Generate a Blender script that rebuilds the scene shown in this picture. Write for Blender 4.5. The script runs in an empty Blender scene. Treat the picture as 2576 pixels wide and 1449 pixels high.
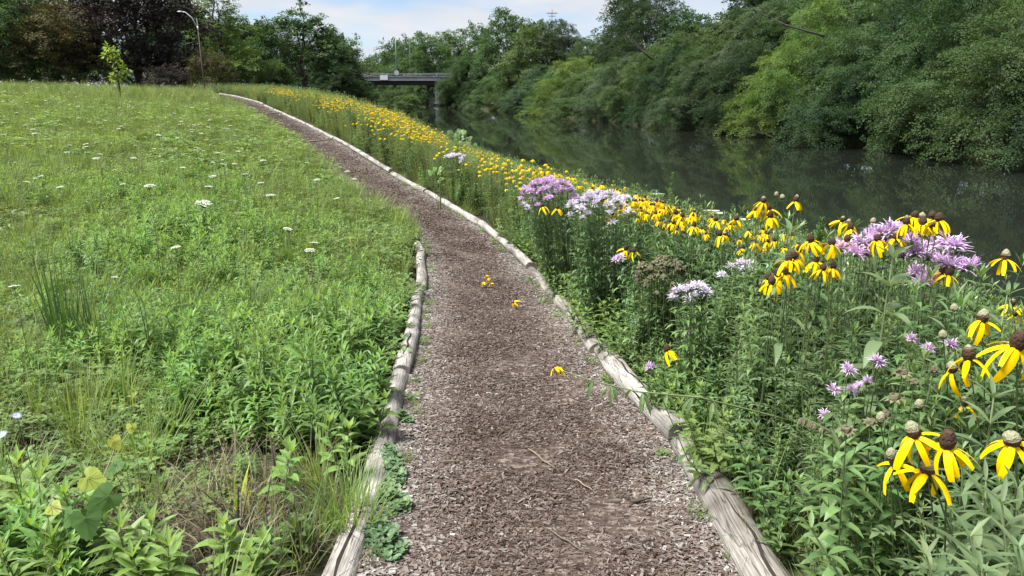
import bpy, math, random
import numpy as np
from mathutils import Vector, Matrix

# ------------------------------------------------------------------ camera, sky, sun, exposure
SC = bpy.context.scene
COL = SC.collection
PITCH = math.radians(15.6)
FPX = 1786.0                      # focal length in pixels of a 2576 px wide frame
CAMH = 1.6
cam_d = bpy.data.cameras.new("camera")
cam_d.sensor_width = 36.0
cam_d.lens = FPX / 2576.0 * 36.0
cam_d.clip_start = 0.05
cam_d.clip_end = 3000.0
cam = bpy.data.objects.new("camera", cam_d)
cam.location = (0, 0, CAMH)
cam.rotation_euler = (math.pi / 2 - PITCH, 0, 0)
COL.objects.link(cam)
SC.camera = cam

SUN_EL, SUN_ROT = math.radians(63), math.radians(-102)   # high summer sun behind thin cloud, from the left
world = bpy.data.worlds.new("World")
SC.world = world
world.use_nodes = True
wn, wl = world.node_tree.nodes, world.node_tree.links
wn.clear()
w_out = wn.new("ShaderNodeOutputWorld")
w_bg = wn.new("ShaderNodeBackground")
w_bg.inputs["Strength"].default_value = 0.05
w_sky = wn.new("ShaderNodeTexSky")
w_sky.sky_type = 'NISHITA'
w_sky.sun_disc = False
w_sky.sun_elevation = SUN_EL
w_sky.sun_rotation = SUN_ROT
w_sky.air_density = 0.7
w_sky.dust_density = 0.6
w_tc = wn.new("ShaderNodeTexCoord")
w_sep = wn.new("ShaderNodeSeparateXYZ")
w_add = wn.new("ShaderNodeMath"); w_add.operation = 'ADD'; w_add.inputs[1].default_value = 0.16
w_abs = wn.new("ShaderNodeMath"); w_abs.operation = 'ABSOLUTE'
w_dx = wn.new("ShaderNodeMath"); w_dx.operation = 'DIVIDE'
w_dy = wn.new("ShaderNodeMath"); w_dy.operation = 'DIVIDE'
w_cmb = wn.new("ShaderNodeCombineXYZ")
w_n1 = wn.new("ShaderNodeTexNoise")
w_n1.inputs["Scale"].default_value = 1.35
w_n1.inputs["Detail"].default_value = 7.0
w_n1.inputs["Roughness"].default_value = 0.55
w_n1.inputs["Distortion"].default_value = 0.4
w_r = wn.new("ShaderNodeValToRGB")
w_r.color_ramp.elements[0].position = 0.33
w_r.color_ramp.elements[1].position = 0.58
w_n2 = wn.new("ShaderNodeTexNoise")
w_n2.inputs["Scale"].default_value = 2.6
w_n2.inputs["Detail"].default_value = 6.0
w_cc = wn.new("ShaderNodeMixRGB")                      # cloud colour: grey bases to white tops
w_cc.inputs[1].default_value = (3.9, 4.15, 4.6, 1)
w_cc.inputs[2].default_value = (5.2, 5.3, 5.5, 1)
w_mix = wn.new("ShaderNodeMixRGB")
wl.new(w_tc.outputs["Generated"], w_sep.inputs[0])
wl.new(w_sep.outputs[2], w_abs.inputs[0])
wl.new(w_abs.outputs[0], w_add.inputs[0])
wl.new(w_sep.outputs[0], w_dx.inputs[0]); wl.new(w_add.outputs[0], w_dx.inputs[1])
wl.new(w_sep.outputs[1], w_dy.inputs[0]); wl.new(w_add.outputs[0], w_dy.inputs[1])
wl.new(w_dx.outputs[0], w_cmb.inputs[0]); wl.new(w_dy.outputs[0], w_cmb.inputs[1])
w_cmb.inputs[2].default_value = 3.7
wl.new(w_cmb.outputs[0], w_n1.inputs["Vector"]); wl.new(w_cmb.outputs[0], w_n2.inputs["Vector"])
wl.new(w_n1.outputs["Fac"], w_r.inputs[0])
wl.new(w_n2.outputs["Fac"], w_cc.inputs[0])
wl.new(w_r.outputs[0], w_mix.inputs[0])
wl.new(w_sky.outputs[0], w_mix.inputs[1])
wl.new(w_cc.outputs[0], w_mix.inputs[2])
wl.new(w_mix.outputs[0], w_bg.inputs["Color"])
wl.new(w_bg.outputs[0], w_out.inputs["Surface"])

sun_d = bpy.data.lights.new("sun", 'SUN')
sun_d.energy = 2.9
sun_d.angle = math.radians(22)
sun_d.color = (1.0, 0.975, 0.93)
sun = bpy.data.objects.new("sun", sun_d)
sv = Vector((math.sin(SUN_ROT) * math.cos(SUN_EL), math.cos(SUN_ROT) * math.cos(SUN_EL), math.sin(SUN_EL)))
sun.rotation_euler = sv.to_track_quat('Z', 'Y').to_euler()
COL.objects.link(sun)

SC.view_settings.view_transform = 'Standard'
SC.view_settings.look = 'None'
SC.view_settings.exposure = 1.8
SC.view_settings.gamma = 1.0
SC.render.engine = 'CYCLES'
SC.cycles.use_denoising = True
SC.cycles.max_bounces = 10
SC.cycles.diffuse_bounces = 6
SC.cycles.glossy_bounces = 3
SC.cycles.transmission_bounces = 6
SC.cycles.sample_clamp_indirect = 6.0

RNG = np.random.default_rng(11)
random.seed(5)

# ------------------------------------------------------------------ pixel rays (2576 x 1449 frame of the photograph)
CP, SP = math.cos(PITCH), math.sin(PITCH)


def ray(px, py):
    dx, dy = (px - 1288.0) / FPX, -(py - 724.5) / FPX
    return np.array([dx, CP + dy * SP, -SP + dy * CP])


def at_depth(px, py, depth):
    return np.array([0, 0, CAMH]) + ray(px, py) * depth


# ------------------------------------------------------------------ terrain
ZB_Y = [-30, 0, 2, 4, 6.5, 9, 12, 17, 25, 35, 45, 55, 80, 150, 900]
ZB_Z = [0.1, 0.02, 0, -.15, -.32, -.30, -.15, .10, .50, .95, 1.22, 1.32, 1.15, 1.0, 1.0]


def zb(y):
    return np.interp(y, ZB_Y, ZB_Z)


T_PATH = 0.5 * (1.004 ** np.arange(1400))


def hit_path(px, py):
    r = ray(px, py)
    z = CAMH + r[2] * T_PATH
    k = int(np.argmax(z < zb(r[1] * T_PATH)))
    return np.array([0, 0, CAMH]) + r * T_PATH[k]


R_PX = [(1965, 1500), (1930, 1449), (1840, 1300), (1735, 1150), (1600, 995), (1500, 885), (1400, 752), (1330, 672), (1230, 580),
        (1170, 541), (1070, 486), (990, 440), (900, 386), (840, 351), (760, 310), (700, 281), (640, 257), (592, 244), (545, 236)]
L_PX = [(850, 1500), (870, 1449), (933, 1265), (965, 1160), (1000, 1000), (1020, 905), (1045, 790), (1063, 695), (1061, 635), (1040, 587), (1008, 552)]
R_W = np.array([hit_path(*p) for p in R_PX])
L_W = np.array([hit_path(*p) for p in L_PX])
# smooth the far part of the right edge and continue it beyond the crest
ry = list(R_W[:, 1]); rx = list(R_W[:, 0])
for k in range(1, len(ry)):
    ry[k] = max(ry[k], ry[k - 1] + 0.05)
s0 = (rx[2] - rx[0]) / (ry[2] - ry[0])
ry = [-12] + ry + [ry[-1] + 8, 400]
rx = [rx[0] + (-12 - ry[1]) * s0 * 0.6] + rx + [rx[-1] - 7, rx[-1] - 30]
ly = list(L_W[:, 1]); lx = list(L_W[:, 0])
for k in range(1, len(ly)):
    ly[k] = max(ly[k], ly[k - 1] + 0.05)


def xr0(y):
    return np.interp(y, ry, rx)


for yy in np.arange(ly[-1] + 1.5, 60, 1.5):
    sl = (xr0(yy + 1) - xr0(yy - 1)) / 2
    ly.append(yy); lx.append(float(xr0(yy) - 1.13 * math.sqrt(1 + sl * sl)))
ly.append(400); lx.append(lx[-1] - 28)
sl0 = (lx[2] - lx[0]) / (ly[2] - ly[0])
ly = [-12] + ly; lx = [lx[0] + (-12 - ly[1]) * sl0 * 0.6] + lx


def xl(y):
    return np.interp(y, ly, lx)


def xr(y):
    return np.minimum(xr0(y), xb(y) - 2.5)


def xb(y):   # near shore of the river
    return 4.7 - .286 * (y - 9.0) + 0.35 * np.sin(y * .21) + np.where(y > 60, (y - 60) * .04, 0)


def xf(y):   # far shore
    return 18.3 - .286 * (y - 25.6) + 0.5 * np.sin(y * .17 + 1.0)


WATER_Z = -1.0


def wob(x, y, s=1.0, seed=0.0):
    x = np.asarray(x) * s + seed; y = np.asarray(y) * s + seed * 1.7
    return (np.sin(x * 1.7 + 1.3 * np.sin(y * 1.1 + .3)) + np.sin(y * 2.1 + 1.7 * np.sin(x * .9 + 2.)) +
            .5 * np.sin(x * 4.3 + y * 3.1 + 1.) + .5 * np.sin(y * 4.9 - x * 3.7)) / 3.0


def sstep(t):
    t = np.clip(t, 0, 1)
    return t * t * (3 - 2 * t)


def ground(x, y):
    x = np.asarray(x, float); y = np.asarray(y, float)
    z0 = zb(y)
    dl = xl(y) - x
    dr = x - xr(y)
    rise = .055 * np.maximum(dl - .25, 0)
    left = z0 + rise * np.clip(y / 6, .25, 1) + .035 * wob(x, y, .8) * np.clip(dl, 0, 1)
    cap = 1.62 + 0 * y
    over = left - (cap - .3)
    left = np.where(over > 0, cap - .3 + .3 * (1 - np.exp(-over / .3)), left)
    left = left - .9 * sstep((y - 48) / 30) * sstep(dl / 5)
    W = np.maximum(xb(y) - xr(y), 1.5)
    s = np.clip((dr - .45) / (W - .45), 0, 1)
    right = z0 + (-1.12 - z0) * (s ** 1.35) + .03 * wob(x, y, 1.1, 3) * np.clip(dr, 0, 1)
    riv = -1.12 - .6 * sstep((x - xb(y)) / 2.0)
    df = x - xf(y)
    farb = -1.7 + 1.9 * sstep((df + 1.2) / 3.2) + 1.0 * sstep((df - 2) / 12)
    z = np.where(dl > 0, left, np.where(dr > 0, right, z0))
    z = np.where(x > xb(y), np.where(df > -1.2, farb, riv), z)
    return z


def gz(x, y):
    return float(ground(np.array([x]), np.array([y]))[0])


# ------------------------------------------------------------------ mesh helpers
class MB:
    """collects vertices and faces, with a tint per face, and builds one mesh"""
    def __init__(self):
        self.v, self.f, self.m, self.t = [], [], [], []

    def add(self, vs, fs, mat=0, tint=.5):
        o = len(self.v)
        self.v.extend([tuple(p) for p in vs])
        for f in fs:
            self.f.append(tuple(i + o for i in f)); self.m.append(mat); self.t.append(tint)

    def tube(self, pts, rad, sides=6, mat=0, tint=.5, cap=True):
        pts = [Vector(p) for p in pts]
        n = len(pts)
        vs, fs = [], []
        ref = Vector((.31, .87, .38))
        for i, p in enumerate(pts):
            d = (pts[min(i + 1, n - 1)] - pts[max(i - 1, 0)]).normalized()
            a = d.cross(ref)
            if a.length < .05: a = d.cross(Vector((1, 0, 0)))
            a.normalize(); b = d.cross(a)
            r = rad[i] if hasattr(rad, '__len__') else rad
            for k in range(sides):
                an = 2 * math.pi * k / sides
                vs.append(p + a * (math.cos(an) * r) + b * (math.sin(an) * r))
        for i in range(n - 1):
            for k in range(sides):
                k2 = (k + 1) % sides
                fs.append((i * sides + k, i * sides + k2, (i + 1) * sides + k2, (i + 1) * sides + k))
        if cap:
            fs.append(tuple(range(sides))[::-1]); fs.append(tuple((n - 1) * sides + k for k in range(sides)))
        self.add(vs, fs, mat, tint)

    def leaf(self, base, d, nrm, L, W, droop=.3, n=4, fold=.25, mat=0, tint=.5, shape=.85, curl=0.0):
        d = Vector(d).normalized(); nrm = Vector(nrm)
        s = d.cross(nrm)
        if s.length < 1e-3: s = d.cross(Vector((1, .2, 0)))
        s.normalize(); up = s.cross(d).normalized()
        p = Vector(base); vs, fs = [], []
        for i in range(n + 1):
            t = i / n
            w = W * .5 * max(math.sin(math.pi * min(1, t ** shape)), .06 if i == 0 else .02)
            vs += [p - s * w + up * (w * fold), p.copy(), p + s * w + up * (w * fold)]
            dd = (d + Vector((0, 0, -1)) * (droop * 2 * t)).normalized()
            p = p + dd * (L / n)
        for i in range(n):
            a = i * 3
            fs += [(a, a + 1, a + 4, a + 3), (a + 1, a + 2, a + 5, a + 4)]
        self.add(vs, fs, mat, tint)

    def blade(self, base, d, L, W, droop=.6, n=3, mat=0, tint=.5, side=None):
        d = Vector(d).normalized()
        s = side or Vector((-d.y, d.x, 0.02 + 0 * d.x))
        if s.length < .02: s = Vector((1, 0, 0))
        s = s.normalized()
        p = Vector(base); vs, fs = [], []
        out = Vector((d.x, d.y, 0))
        for i in range(n + 1):
            t = i / n
            w = W * .5 * (1 - t ** 1.6) + .0004
            vs += [p - s * w, p + s * w]
            dd = (d + (out * .8 + Vector((0, 0, -1))) * (droop * t * t * 1.6)).normalized()
            p = p + dd * (L / n)
        for i in range(n):
            fs.append((2 * i, 2 * i + 1, 2 * i + 3, 2 * i + 2))
        self.add(vs, fs, mat, tint)

    def box(self, lo, hi, mat=0, tint=.5):
        x0, y0, z0 = lo; x1, y1, z1 = hi
        vs = [(x0, y0, z0), (x1, y0, z0), (x1, y1, z0), (x0, y1, z0), (x0, y0, z1), (x1, y0, z1), (x1, y1, z1), (x0, y1, z1)]
        self.add(vs, [(0, 3, 2, 1), (4, 5, 6, 7), (0, 1, 5, 4), (1, 2, 6, 5), (2, 3, 7, 6), (3, 0, 4, 7)], mat, tint)

    def blob(self, c, r, rings=4, sides=7, mat=0, tint=.5, jit=0.0, zlo=-1.0):
        c = Vector(c); vs, fs = [], []
        rr = r if hasattr(r, '__len__') else (r, r, r)
        zs = [math.sin((-.5 + i / rings) * math.pi) for i in range(rings + 1)]
        for i, z in enumerate(zs):
            q = math.sqrt(max(1 - z * z, 0)) + .02
            for k in range(sides):
                a = 2 * math.pi * k / sides
                j = 1 + random.uniform(-jit, jit)
                vs.append(c + Vector((math.cos(a) * q * rr[0] * j, math.sin(a) * q * rr[1] * j, max(z, zlo) * rr[2] * j)))
        for i in range(rings):
            for k in range(sides):
                k2 = (k + 1) % sides
                fs.append((i * sides + k, i * sides + k2, (i + 1) * sides + k2, (i + 1) * sides + k))
        self.add(vs, fs, mat, tint)

    def mesh(self, name, mats, smooth=False):
        me = bpy.data.meshes.new(name)
        me.from_pydata(self.v, [], self.f)
        for m in mats: me.materials.append(m)
        if len(mats) > 1: me.polygons.foreach_set("material_index", self.m)
        a = me.attributes.new("tint", 'FLOAT', 'FACE')
        a.data.foreach_set("value", self.t)
        if smooth: me.polygons.foreach_set("use_smooth", [True] * len(self.f))
        me.update()
        return me


def quads_mesh(name, V, tint, mats):
    """V: (N,4,3) array of quads"""
    N = V.shape[0]
    me = bpy.data.meshes.new(name)
    me.vertices.add(N * 4); me.vertices.foreach_set("co", V.reshape(-1).astype(np.float32))
    me.loops.add(N * 4); me.loops.foreach_set("vertex_index", np.arange(N * 4, dtype=np.int32))
    me.polygons.add(N)
    me.polygons.foreach_set("loop_start", np.arange(0, N * 4, 4, dtype=np.int32))
    for m in mats: me.materials.append(m)
    a = me.attributes.new("tint", 'FLOAT', 'FACE')
    a.data.foreach_set("value", tint.astype(np.float32))
    me.update(calc_edges=True)
    return me


def link(name, me, parent=None, loc=None, rot=None, scale=None):
    o = bpy.data.objects.new(name, me)
    COL.objects.link(o)
    if parent is not None: o.parent = parent
    if loc is not None: o.location = loc
    if rot is not None: o.rotation_euler = rot
    if scale is not None: o.scale = scale
    return o


def tag(o, label=None, cat=None, group=None, kind=None):
    if label: o["label"] = label
    if cat: o["category"] = cat
    if group: o["group"] = group
    if kind: o["kind"] = kind
    return o


def empty(name, loc, label, cat, group=None, rot=None, scale=None):
    o = bpy.data.objects.new(name, None)
    o.empty_display_size = .1
    COL.objects.link(o)
    o.location = loc
    if rot is not None: o.rotation_euler = rot
    if scale is not None: o.scale = scale
    return tag(o, label, cat, group)


# ------------------------------------------------------------------ materials
def mat_base(name):
    m = bpy.data.materials.new(name)
    m.use_nodes = True
    nt = m.node_tree
    nt.nodes.clear()
    out = nt.nodes.new("ShaderNodeOutputMaterial")
    return m, nt.nodes, nt.links, out


def leafmat(name, c0, c1, trans=.32, rough=.5, rnd=.35, tc=None, inst=False, spec=.35, sat=.88):
    """leaf: two leaf colours mixed by the leaf's own tint, varied per plant, partly translucent"""
    m, n, l, out = mat_base(name)
    at = n.new("ShaderNodeAttribute"); at.attribute_name = "tint"
    mx = n.new("ShaderNodeMixRGB"); mx.inputs[1].default_value = (*c0, 1); mx.inputs[2].default_value = (*c1, 1)
    l.new(at.outputs["Fac"], mx.inputs[0])
    oi = n.new("ShaderNodeObjectInfo")
    mr = n.new("ShaderNodeMapRange"); mr.inputs[3].default_value = 1 - rnd; mr.inputs[4].default_value = 1 + rnd
    l.new(oi.outputs["Random"], mr.inputs[0])
    hs = n.new("ShaderNodeHueSaturation")
    hs.inputs["Saturation"].default_value = sat
    l.new(mr.outputs[0], hs.inputs["Value"]); l.new(mx.outputs[0], hs.inputs["Color"])
    mh = n.new("ShaderNodeMapRange"); mh.inputs[3].default_value = .485; mh.inputs[4].default_value = .515
    mu = n.new("ShaderNodeMath"); mu.operation = 'MULTIPLY'; mu.inputs[1].default_value = 7.31
    fr = n.new("ShaderNodeMath"); fr.operation = 'FRACT'
    l.new(oi.outputs["Random"], mu.inputs[0]); l.new(mu.outputs[0], fr.inputs[0]); l.new(fr.outputs[0], mh.inputs[0])
    l.new(mh.outputs[0], hs.inputs["Hue"])
    bs = n.new("ShaderNodeBsdfPrincipled")
    bs.inputs["Roughness"].default_value = rough
    bs.inputs["Specular IOR Level"].default_value = spec
    l.new(hs.outputs[0], bs.inputs["Base Color"])
    tr = n.new("ShaderNodeBsdfTranslucent")
    tm = n.new("ShaderNodeMixRGB"); tm.blend_type = 'MULTIPLY'; tm.inputs[0].default_value = 1
    tm.inputs[2].default_value = (*(tc or (1.5, 1.35, .5)), 1)
    l.new(hs.outputs[0], tm.inputs[1]); l.new(tm.outputs[0], tr.inputs[0])
    ms = n.new("ShaderNodeMixShader"); ms.inputs[0].default_value = trans
    l.new(bs.outputs[0], ms.inputs[1]); l.new(tr.outputs[0], ms.inputs[2]); l.new(ms.outputs[0], out.inputs[0])
    return m


def plainmat(name, c0, c1=None, scale=8.0, rough=.8, bump=0.0, bscale=None, stretch=(1, 1, 1), spec=.3, metal=0.0, coord="Object"):
    m, n, l, out = mat_base(name)
    bs = n.new("ShaderNodeBsdfPrincipled")
    bs.inputs["Roughness"].default_value = rough; bs.inputs["Metallic"].default_value = metal
    bs.inputs["Specular IOR Level"].default_value = spec
    tc = n.new("ShaderNodeTexCoord"); mp = n.new("ShaderNodeMapping"); mp.inputs["Scale"].default_value = stretch
    l.new(tc.outputs[coord], mp.inputs[0])
    nz = n.new("ShaderNodeTexNoise"); nz.inputs["Scale"].default_value = scale; nz.inputs["Detail"].default_value = 8
    nz.inputs["Roughness"].default_value = .65
    l.new(mp.outputs[0], nz.inputs["Vector"])
    rp = n.new("ShaderNodeValToRGB")
    rp.color_ramp.elements[0].position = .3; rp.color_ramp.elements[1].position = .7
    rp.color_ramp.elements[0].color = (*c0, 1); rp.color_ramp.elements[1].color = (*(c1 or c0), 1)
    l.new(nz.outputs["Fac"], rp.inputs[0]); l.new(rp.outputs[0], bs.inputs["Base Color"])
    if bump:
        bp = n.new("ShaderNodeBump"); bp.inputs["Strength"].default_value = bump; bp.inputs["Distance"].default_value = .02
        n2 = n.new("ShaderNodeTexNoise"); n2.inputs["Scale"].default_value = bscale or scale * 3; n2.inputs["Detail"].default_value = 6
        l.new(mp.outputs[0], n2.inputs["Vector"]); l.new(n2.outputs["Fac"], bp.inputs["Height"]); l.new(bp.outputs[0], bs.inputs["Normal"])
    l.new(bs.outputs[0], out.inputs[0])
    return m


M = {}
M['soil'] = plainmat("soil", (.022, .017, .011), (.055, .060, .022), 2.2, .95, .6, 30)
M['bark'] = plainmat("bark", (.035, .030, .024), (.085, .075, .062), 6, .9, .6, 20, (1, 1, .25))
M['bark_pale'] = plainmat("bark_pale", (.16, .15, .13), (.30, .28, .24), 6, .9, .4, 20, (1, 1, .25))
# left side plants
M['lime'] = leafmat("leaf_lime", (0.105, 0.218, 0.031), (0.198, 0.357, 0.064), .38, .45, .22)
M['lime_mid'] = leafmat("leaf_mid", (0.103, 0.194, 0.039), (0.199, 0.318, 0.073), .38, .5, .3)
M['grass'] = leafmat("grass_blade", (0.109, 0.195, 0.041), (0.230, 0.330, 0.092), .38, .5, .35)
M['grass_dry'] = leafmat("grass_dry", (.14, .12, .055), (.26, .22, .11), .25, .7, .3, tc=(1.1, 1, .7))
M['grass_blue'] = leafmat("grass_blue", (.055, .105, .055), (.095, .160, .085), .25, .5, .2, tc=(1.1, 1.2, .8))
M['clover'] = leafmat("clover_leaf", (0.083, 0.141, 0.028), (0.164, 0.248, 0.050), .38, .55, .3)
# right bank plants
M['dark'] = leafmat("leaf_dark", (0.035, 0.086, 0.020), (0.090, 0.174, 0.042), .25, .42, .3, spec=.5)
M['bank'] = leafmat("leaf_bank", (0.076, 0.155, 0.039), (0.157, 0.269, 0.074), .38, .48, .3)
M['sage'] = leafmat("leaf_sage", (0.086, 0.150, 0.053), (0.162, 0.242, 0.099), .38, .5, .22, tc=(1.2, 1.2, .6))
M['feather'] = leafmat("leaf_feather", (.110, .165, .034), (.215, .280, .070), .38, .5, .25)
M['stem'] = leafmat("plant_stem", (0.078, 0.137, 0.039), (0.143, 0.195, 0.072), .1, .6, .2)
M['stem_dry'] = leafmat("stem_dry", (.055, .042, .028), (.20, .165, .11), .05, .85, .3, tc=(1, 1, 1))
M['yellow'] = leafmat("petal_yellow", (.80, .53, .006), (.86, .62, .010), .2, .5, .08, tc=(1.1, 1, .2), spec=.12, sat=1.05)
M['lavender'] = leafmat("petal_lavender", (.55, .35, .60), (.80, .62, .83), .3, .6, .12, tc=(1.1, 1, 1.1), spec=.2)
M['palelav'] = leafmat("petal_pale", (.62, .56, .68), (.84, .80, .86), .3, .6, .1, tc=(1.1, 1, 1.1), spec=.2)
M['white'] = leafmat("umbel_white", (.40, .46, .32), (.66, .68, .56), .25, .7, .1, tc=(1, 1, .9), spec=.2)
M['seedhead'] = leafmat("seed_head", (.085, .085, .040), (.19, .17, .09), .1, .8, .2, tc=(1, 1, .7))
M['vine_green'] = leafmat("vine_leaf", (.060, .150, .024), (.090, .200, .035), .35, .45, .1)
M['vine_yellow'] = leafmat("vine_yellow", (.26, .34, .020), (.42, .44, .03), .4, .5, .1)
M['sedge'] = leafmat("sedge_blade", (.045, .120, .022), (.095, .205, .045), .3, .45, .1)
M['ivy'] = leafmat("ground_ivy_leaf", (.085, .165, .060), (.165, .270, .110), .25, .5, .2, tc=(1.1, 1.2, .7))


def cone_mat():
    """coneflower centre: brown florets below, grey-green unopened florets on the crown"""
    m, n, l, out = mat_base("flower_cone")
    bs = n.new("ShaderNodeBsdfPrincipled"); bs.inputs["Roughness"].default_value = .85
    at = n.new("ShaderNodeAttribute"); at.attribute_name = "tint"
    rp = n.new("ShaderNodeValToRGB")
    rp.color_ramp.elements[0].color = (.040, .018, .006, 1); rp.color_ramp.elements[0].position = .15
    rp.color_ramp.elements[1].color = (.25, .25, .15, 1); rp.color_ramp.elements[1].position = .85
    e = rp.color_ramp.elements.new(.5); e.color = (.095, .050, .022, 1)
    l.new(at.outputs["Fac"], rp.inputs[0])
    tc = n.new("ShaderNodeTexCoord"); vo = n.new("ShaderNodeTexVoronoi"); vo.inputs["Scale"].default_value = 420
    l.new(tc.outputs["Object"], vo.inputs["Vector"])
    bp = n.new("ShaderNodeBump"); bp.inputs["Strength"].default_value = .8; bp.inputs["Distance"].default_value = .002; bp.invert = True
    l.new(vo.outputs["Distance"], bp.inputs["Height"]); l.new(bp.outputs[0], bs.inputs["Normal"])
    l.new(rp.outputs[0], bs.inputs["Base Color"]); l.new(bs.outputs[0], out.inputs[0])
    return m


M['cone'] = cone_mat()


def chip_mat():
    """wood chips: brown to silvered grey by the chip's own age"""
    m, n, l, out = mat_base("wood_chip")
    bs = n.new("ShaderNodeBsdfPrincipled"); bs.inputs["Roughness"].default_value = .9; bs.inputs["Specular IOR Level"].default_value = .2
    at = n.new("ShaderNodeAttribute"); at.attribute_name = "tint"; at.attribute_type = 'INSTANCER'
    rp = n.new("ShaderNodeValToRGB")
    el = rp.color_ramp.elements
    el[0].position = 0; el[0].color = (.022, .014, .011, 1)
    el[1].position = 1; el[1].color = (.40, .385, .37, 1)
    for p, c in ((.25, (.072, .049, .039)), (.5, (.136, .102, .085)), (.72, (.205, .180, .160)), (.86, (.275, .262, .250))):
        e = el.new(p); e.color = (*c, 1)
    l.new(at.outputs["Fac"], rp.inputs[0]); l.new(rp.outputs[0], bs.inputs["Base Color"]); l.new(bs.outputs[0], out.inputs[0])
    return m


M['chip'] = chip_mat()


def path_mat():
    m, n, l, out = mat_base("mulch_path")
    bs = n.new("ShaderNodeBsdfPrincipled"); bs.inputs["Roughness"].default_value = .95; bs.inputs["Specular IOR Level"].default_value = .15
    tc = n.new("ShaderNodeTexCoord")
    vo = n.new("ShaderNodeTexVoronoi"); vo.inputs["Scale"].default_value = 42
    mp = n.new("ShaderNodeMapping"); mp.inputs["Scale"].default_value = (.7, 1.6, 1)
    l.new(tc.outputs["Object"], mp.inputs[0]); l.new(mp.outputs[0], vo.inputs["Vector"])
    rp = n.new("ShaderNodeValToRGB")
    el = rp.color_ramp.elements
    el[0].position = 0; el[0].color = (.030, .019, .015, 1)
    el[1].position = 1; el[1].color = (.30, .27, .25, 1)
    e = el.new(.55); e.color = (.085, .065, .055, 1)
    e = el.new(.8); e.color = (.17, .14, .12, 1)
    sx = n.new("ShaderNodeSeparateColor"); l.new(vo.outputs["Color"], sx.inputs[0])
    nz = n.new("ShaderNodeTexNoise"); nz.inputs["Scale"].default_value = .9; nz.inputs["Detail"].default_value = 4
    l.new(tc.outputs["Object"], nz.inputs["Vector"])
    at = n.new("ShaderNodeAttribute"); at.attribute_name = "edge"
    ad = n.new("ShaderNodeMath"); ad.operation = 'MULTIPLY_ADD'; ad.inputs[1].default_value = .8
    l.new(sx.outputs[0], ad.inputs[0])
    m2 = n.new("ShaderNodeMath"); m2.operation = 'MULTIPLY_ADD'; m2.inputs[1].default_value = .28; m2.inputs[2].default_value = -.12
    l.new(at.outputs["Fac"], m2.inputs[0])
    m3 = n.new("ShaderNodeMath"); m3.operation = 'MULTIPLY_ADD'; m3.inputs[1].default_value = .35
    l.new(nz.outputs["Fac"], m3.inputs[0]); l.new(m2.outputs[0], m3.inputs[2]); l.new(m3.outputs[0], ad.inputs[2])
    l.new(ad.outputs[0], rp.inputs[0]); l.new(rp.outputs[0], bs.inputs["Base Color"])
    bp = n.new("ShaderNodeBump"); bp.inputs["Strength"].default_value = .7; bp.inputs["Distance"].default_value = .015
    l.new(vo.outputs["Distance"], bp.inputs["Height"]); l.new(bp.outputs[0], bs.inputs["Normal"])
    l.new(bs.outputs[0], out.inputs[0])
    return m


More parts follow.
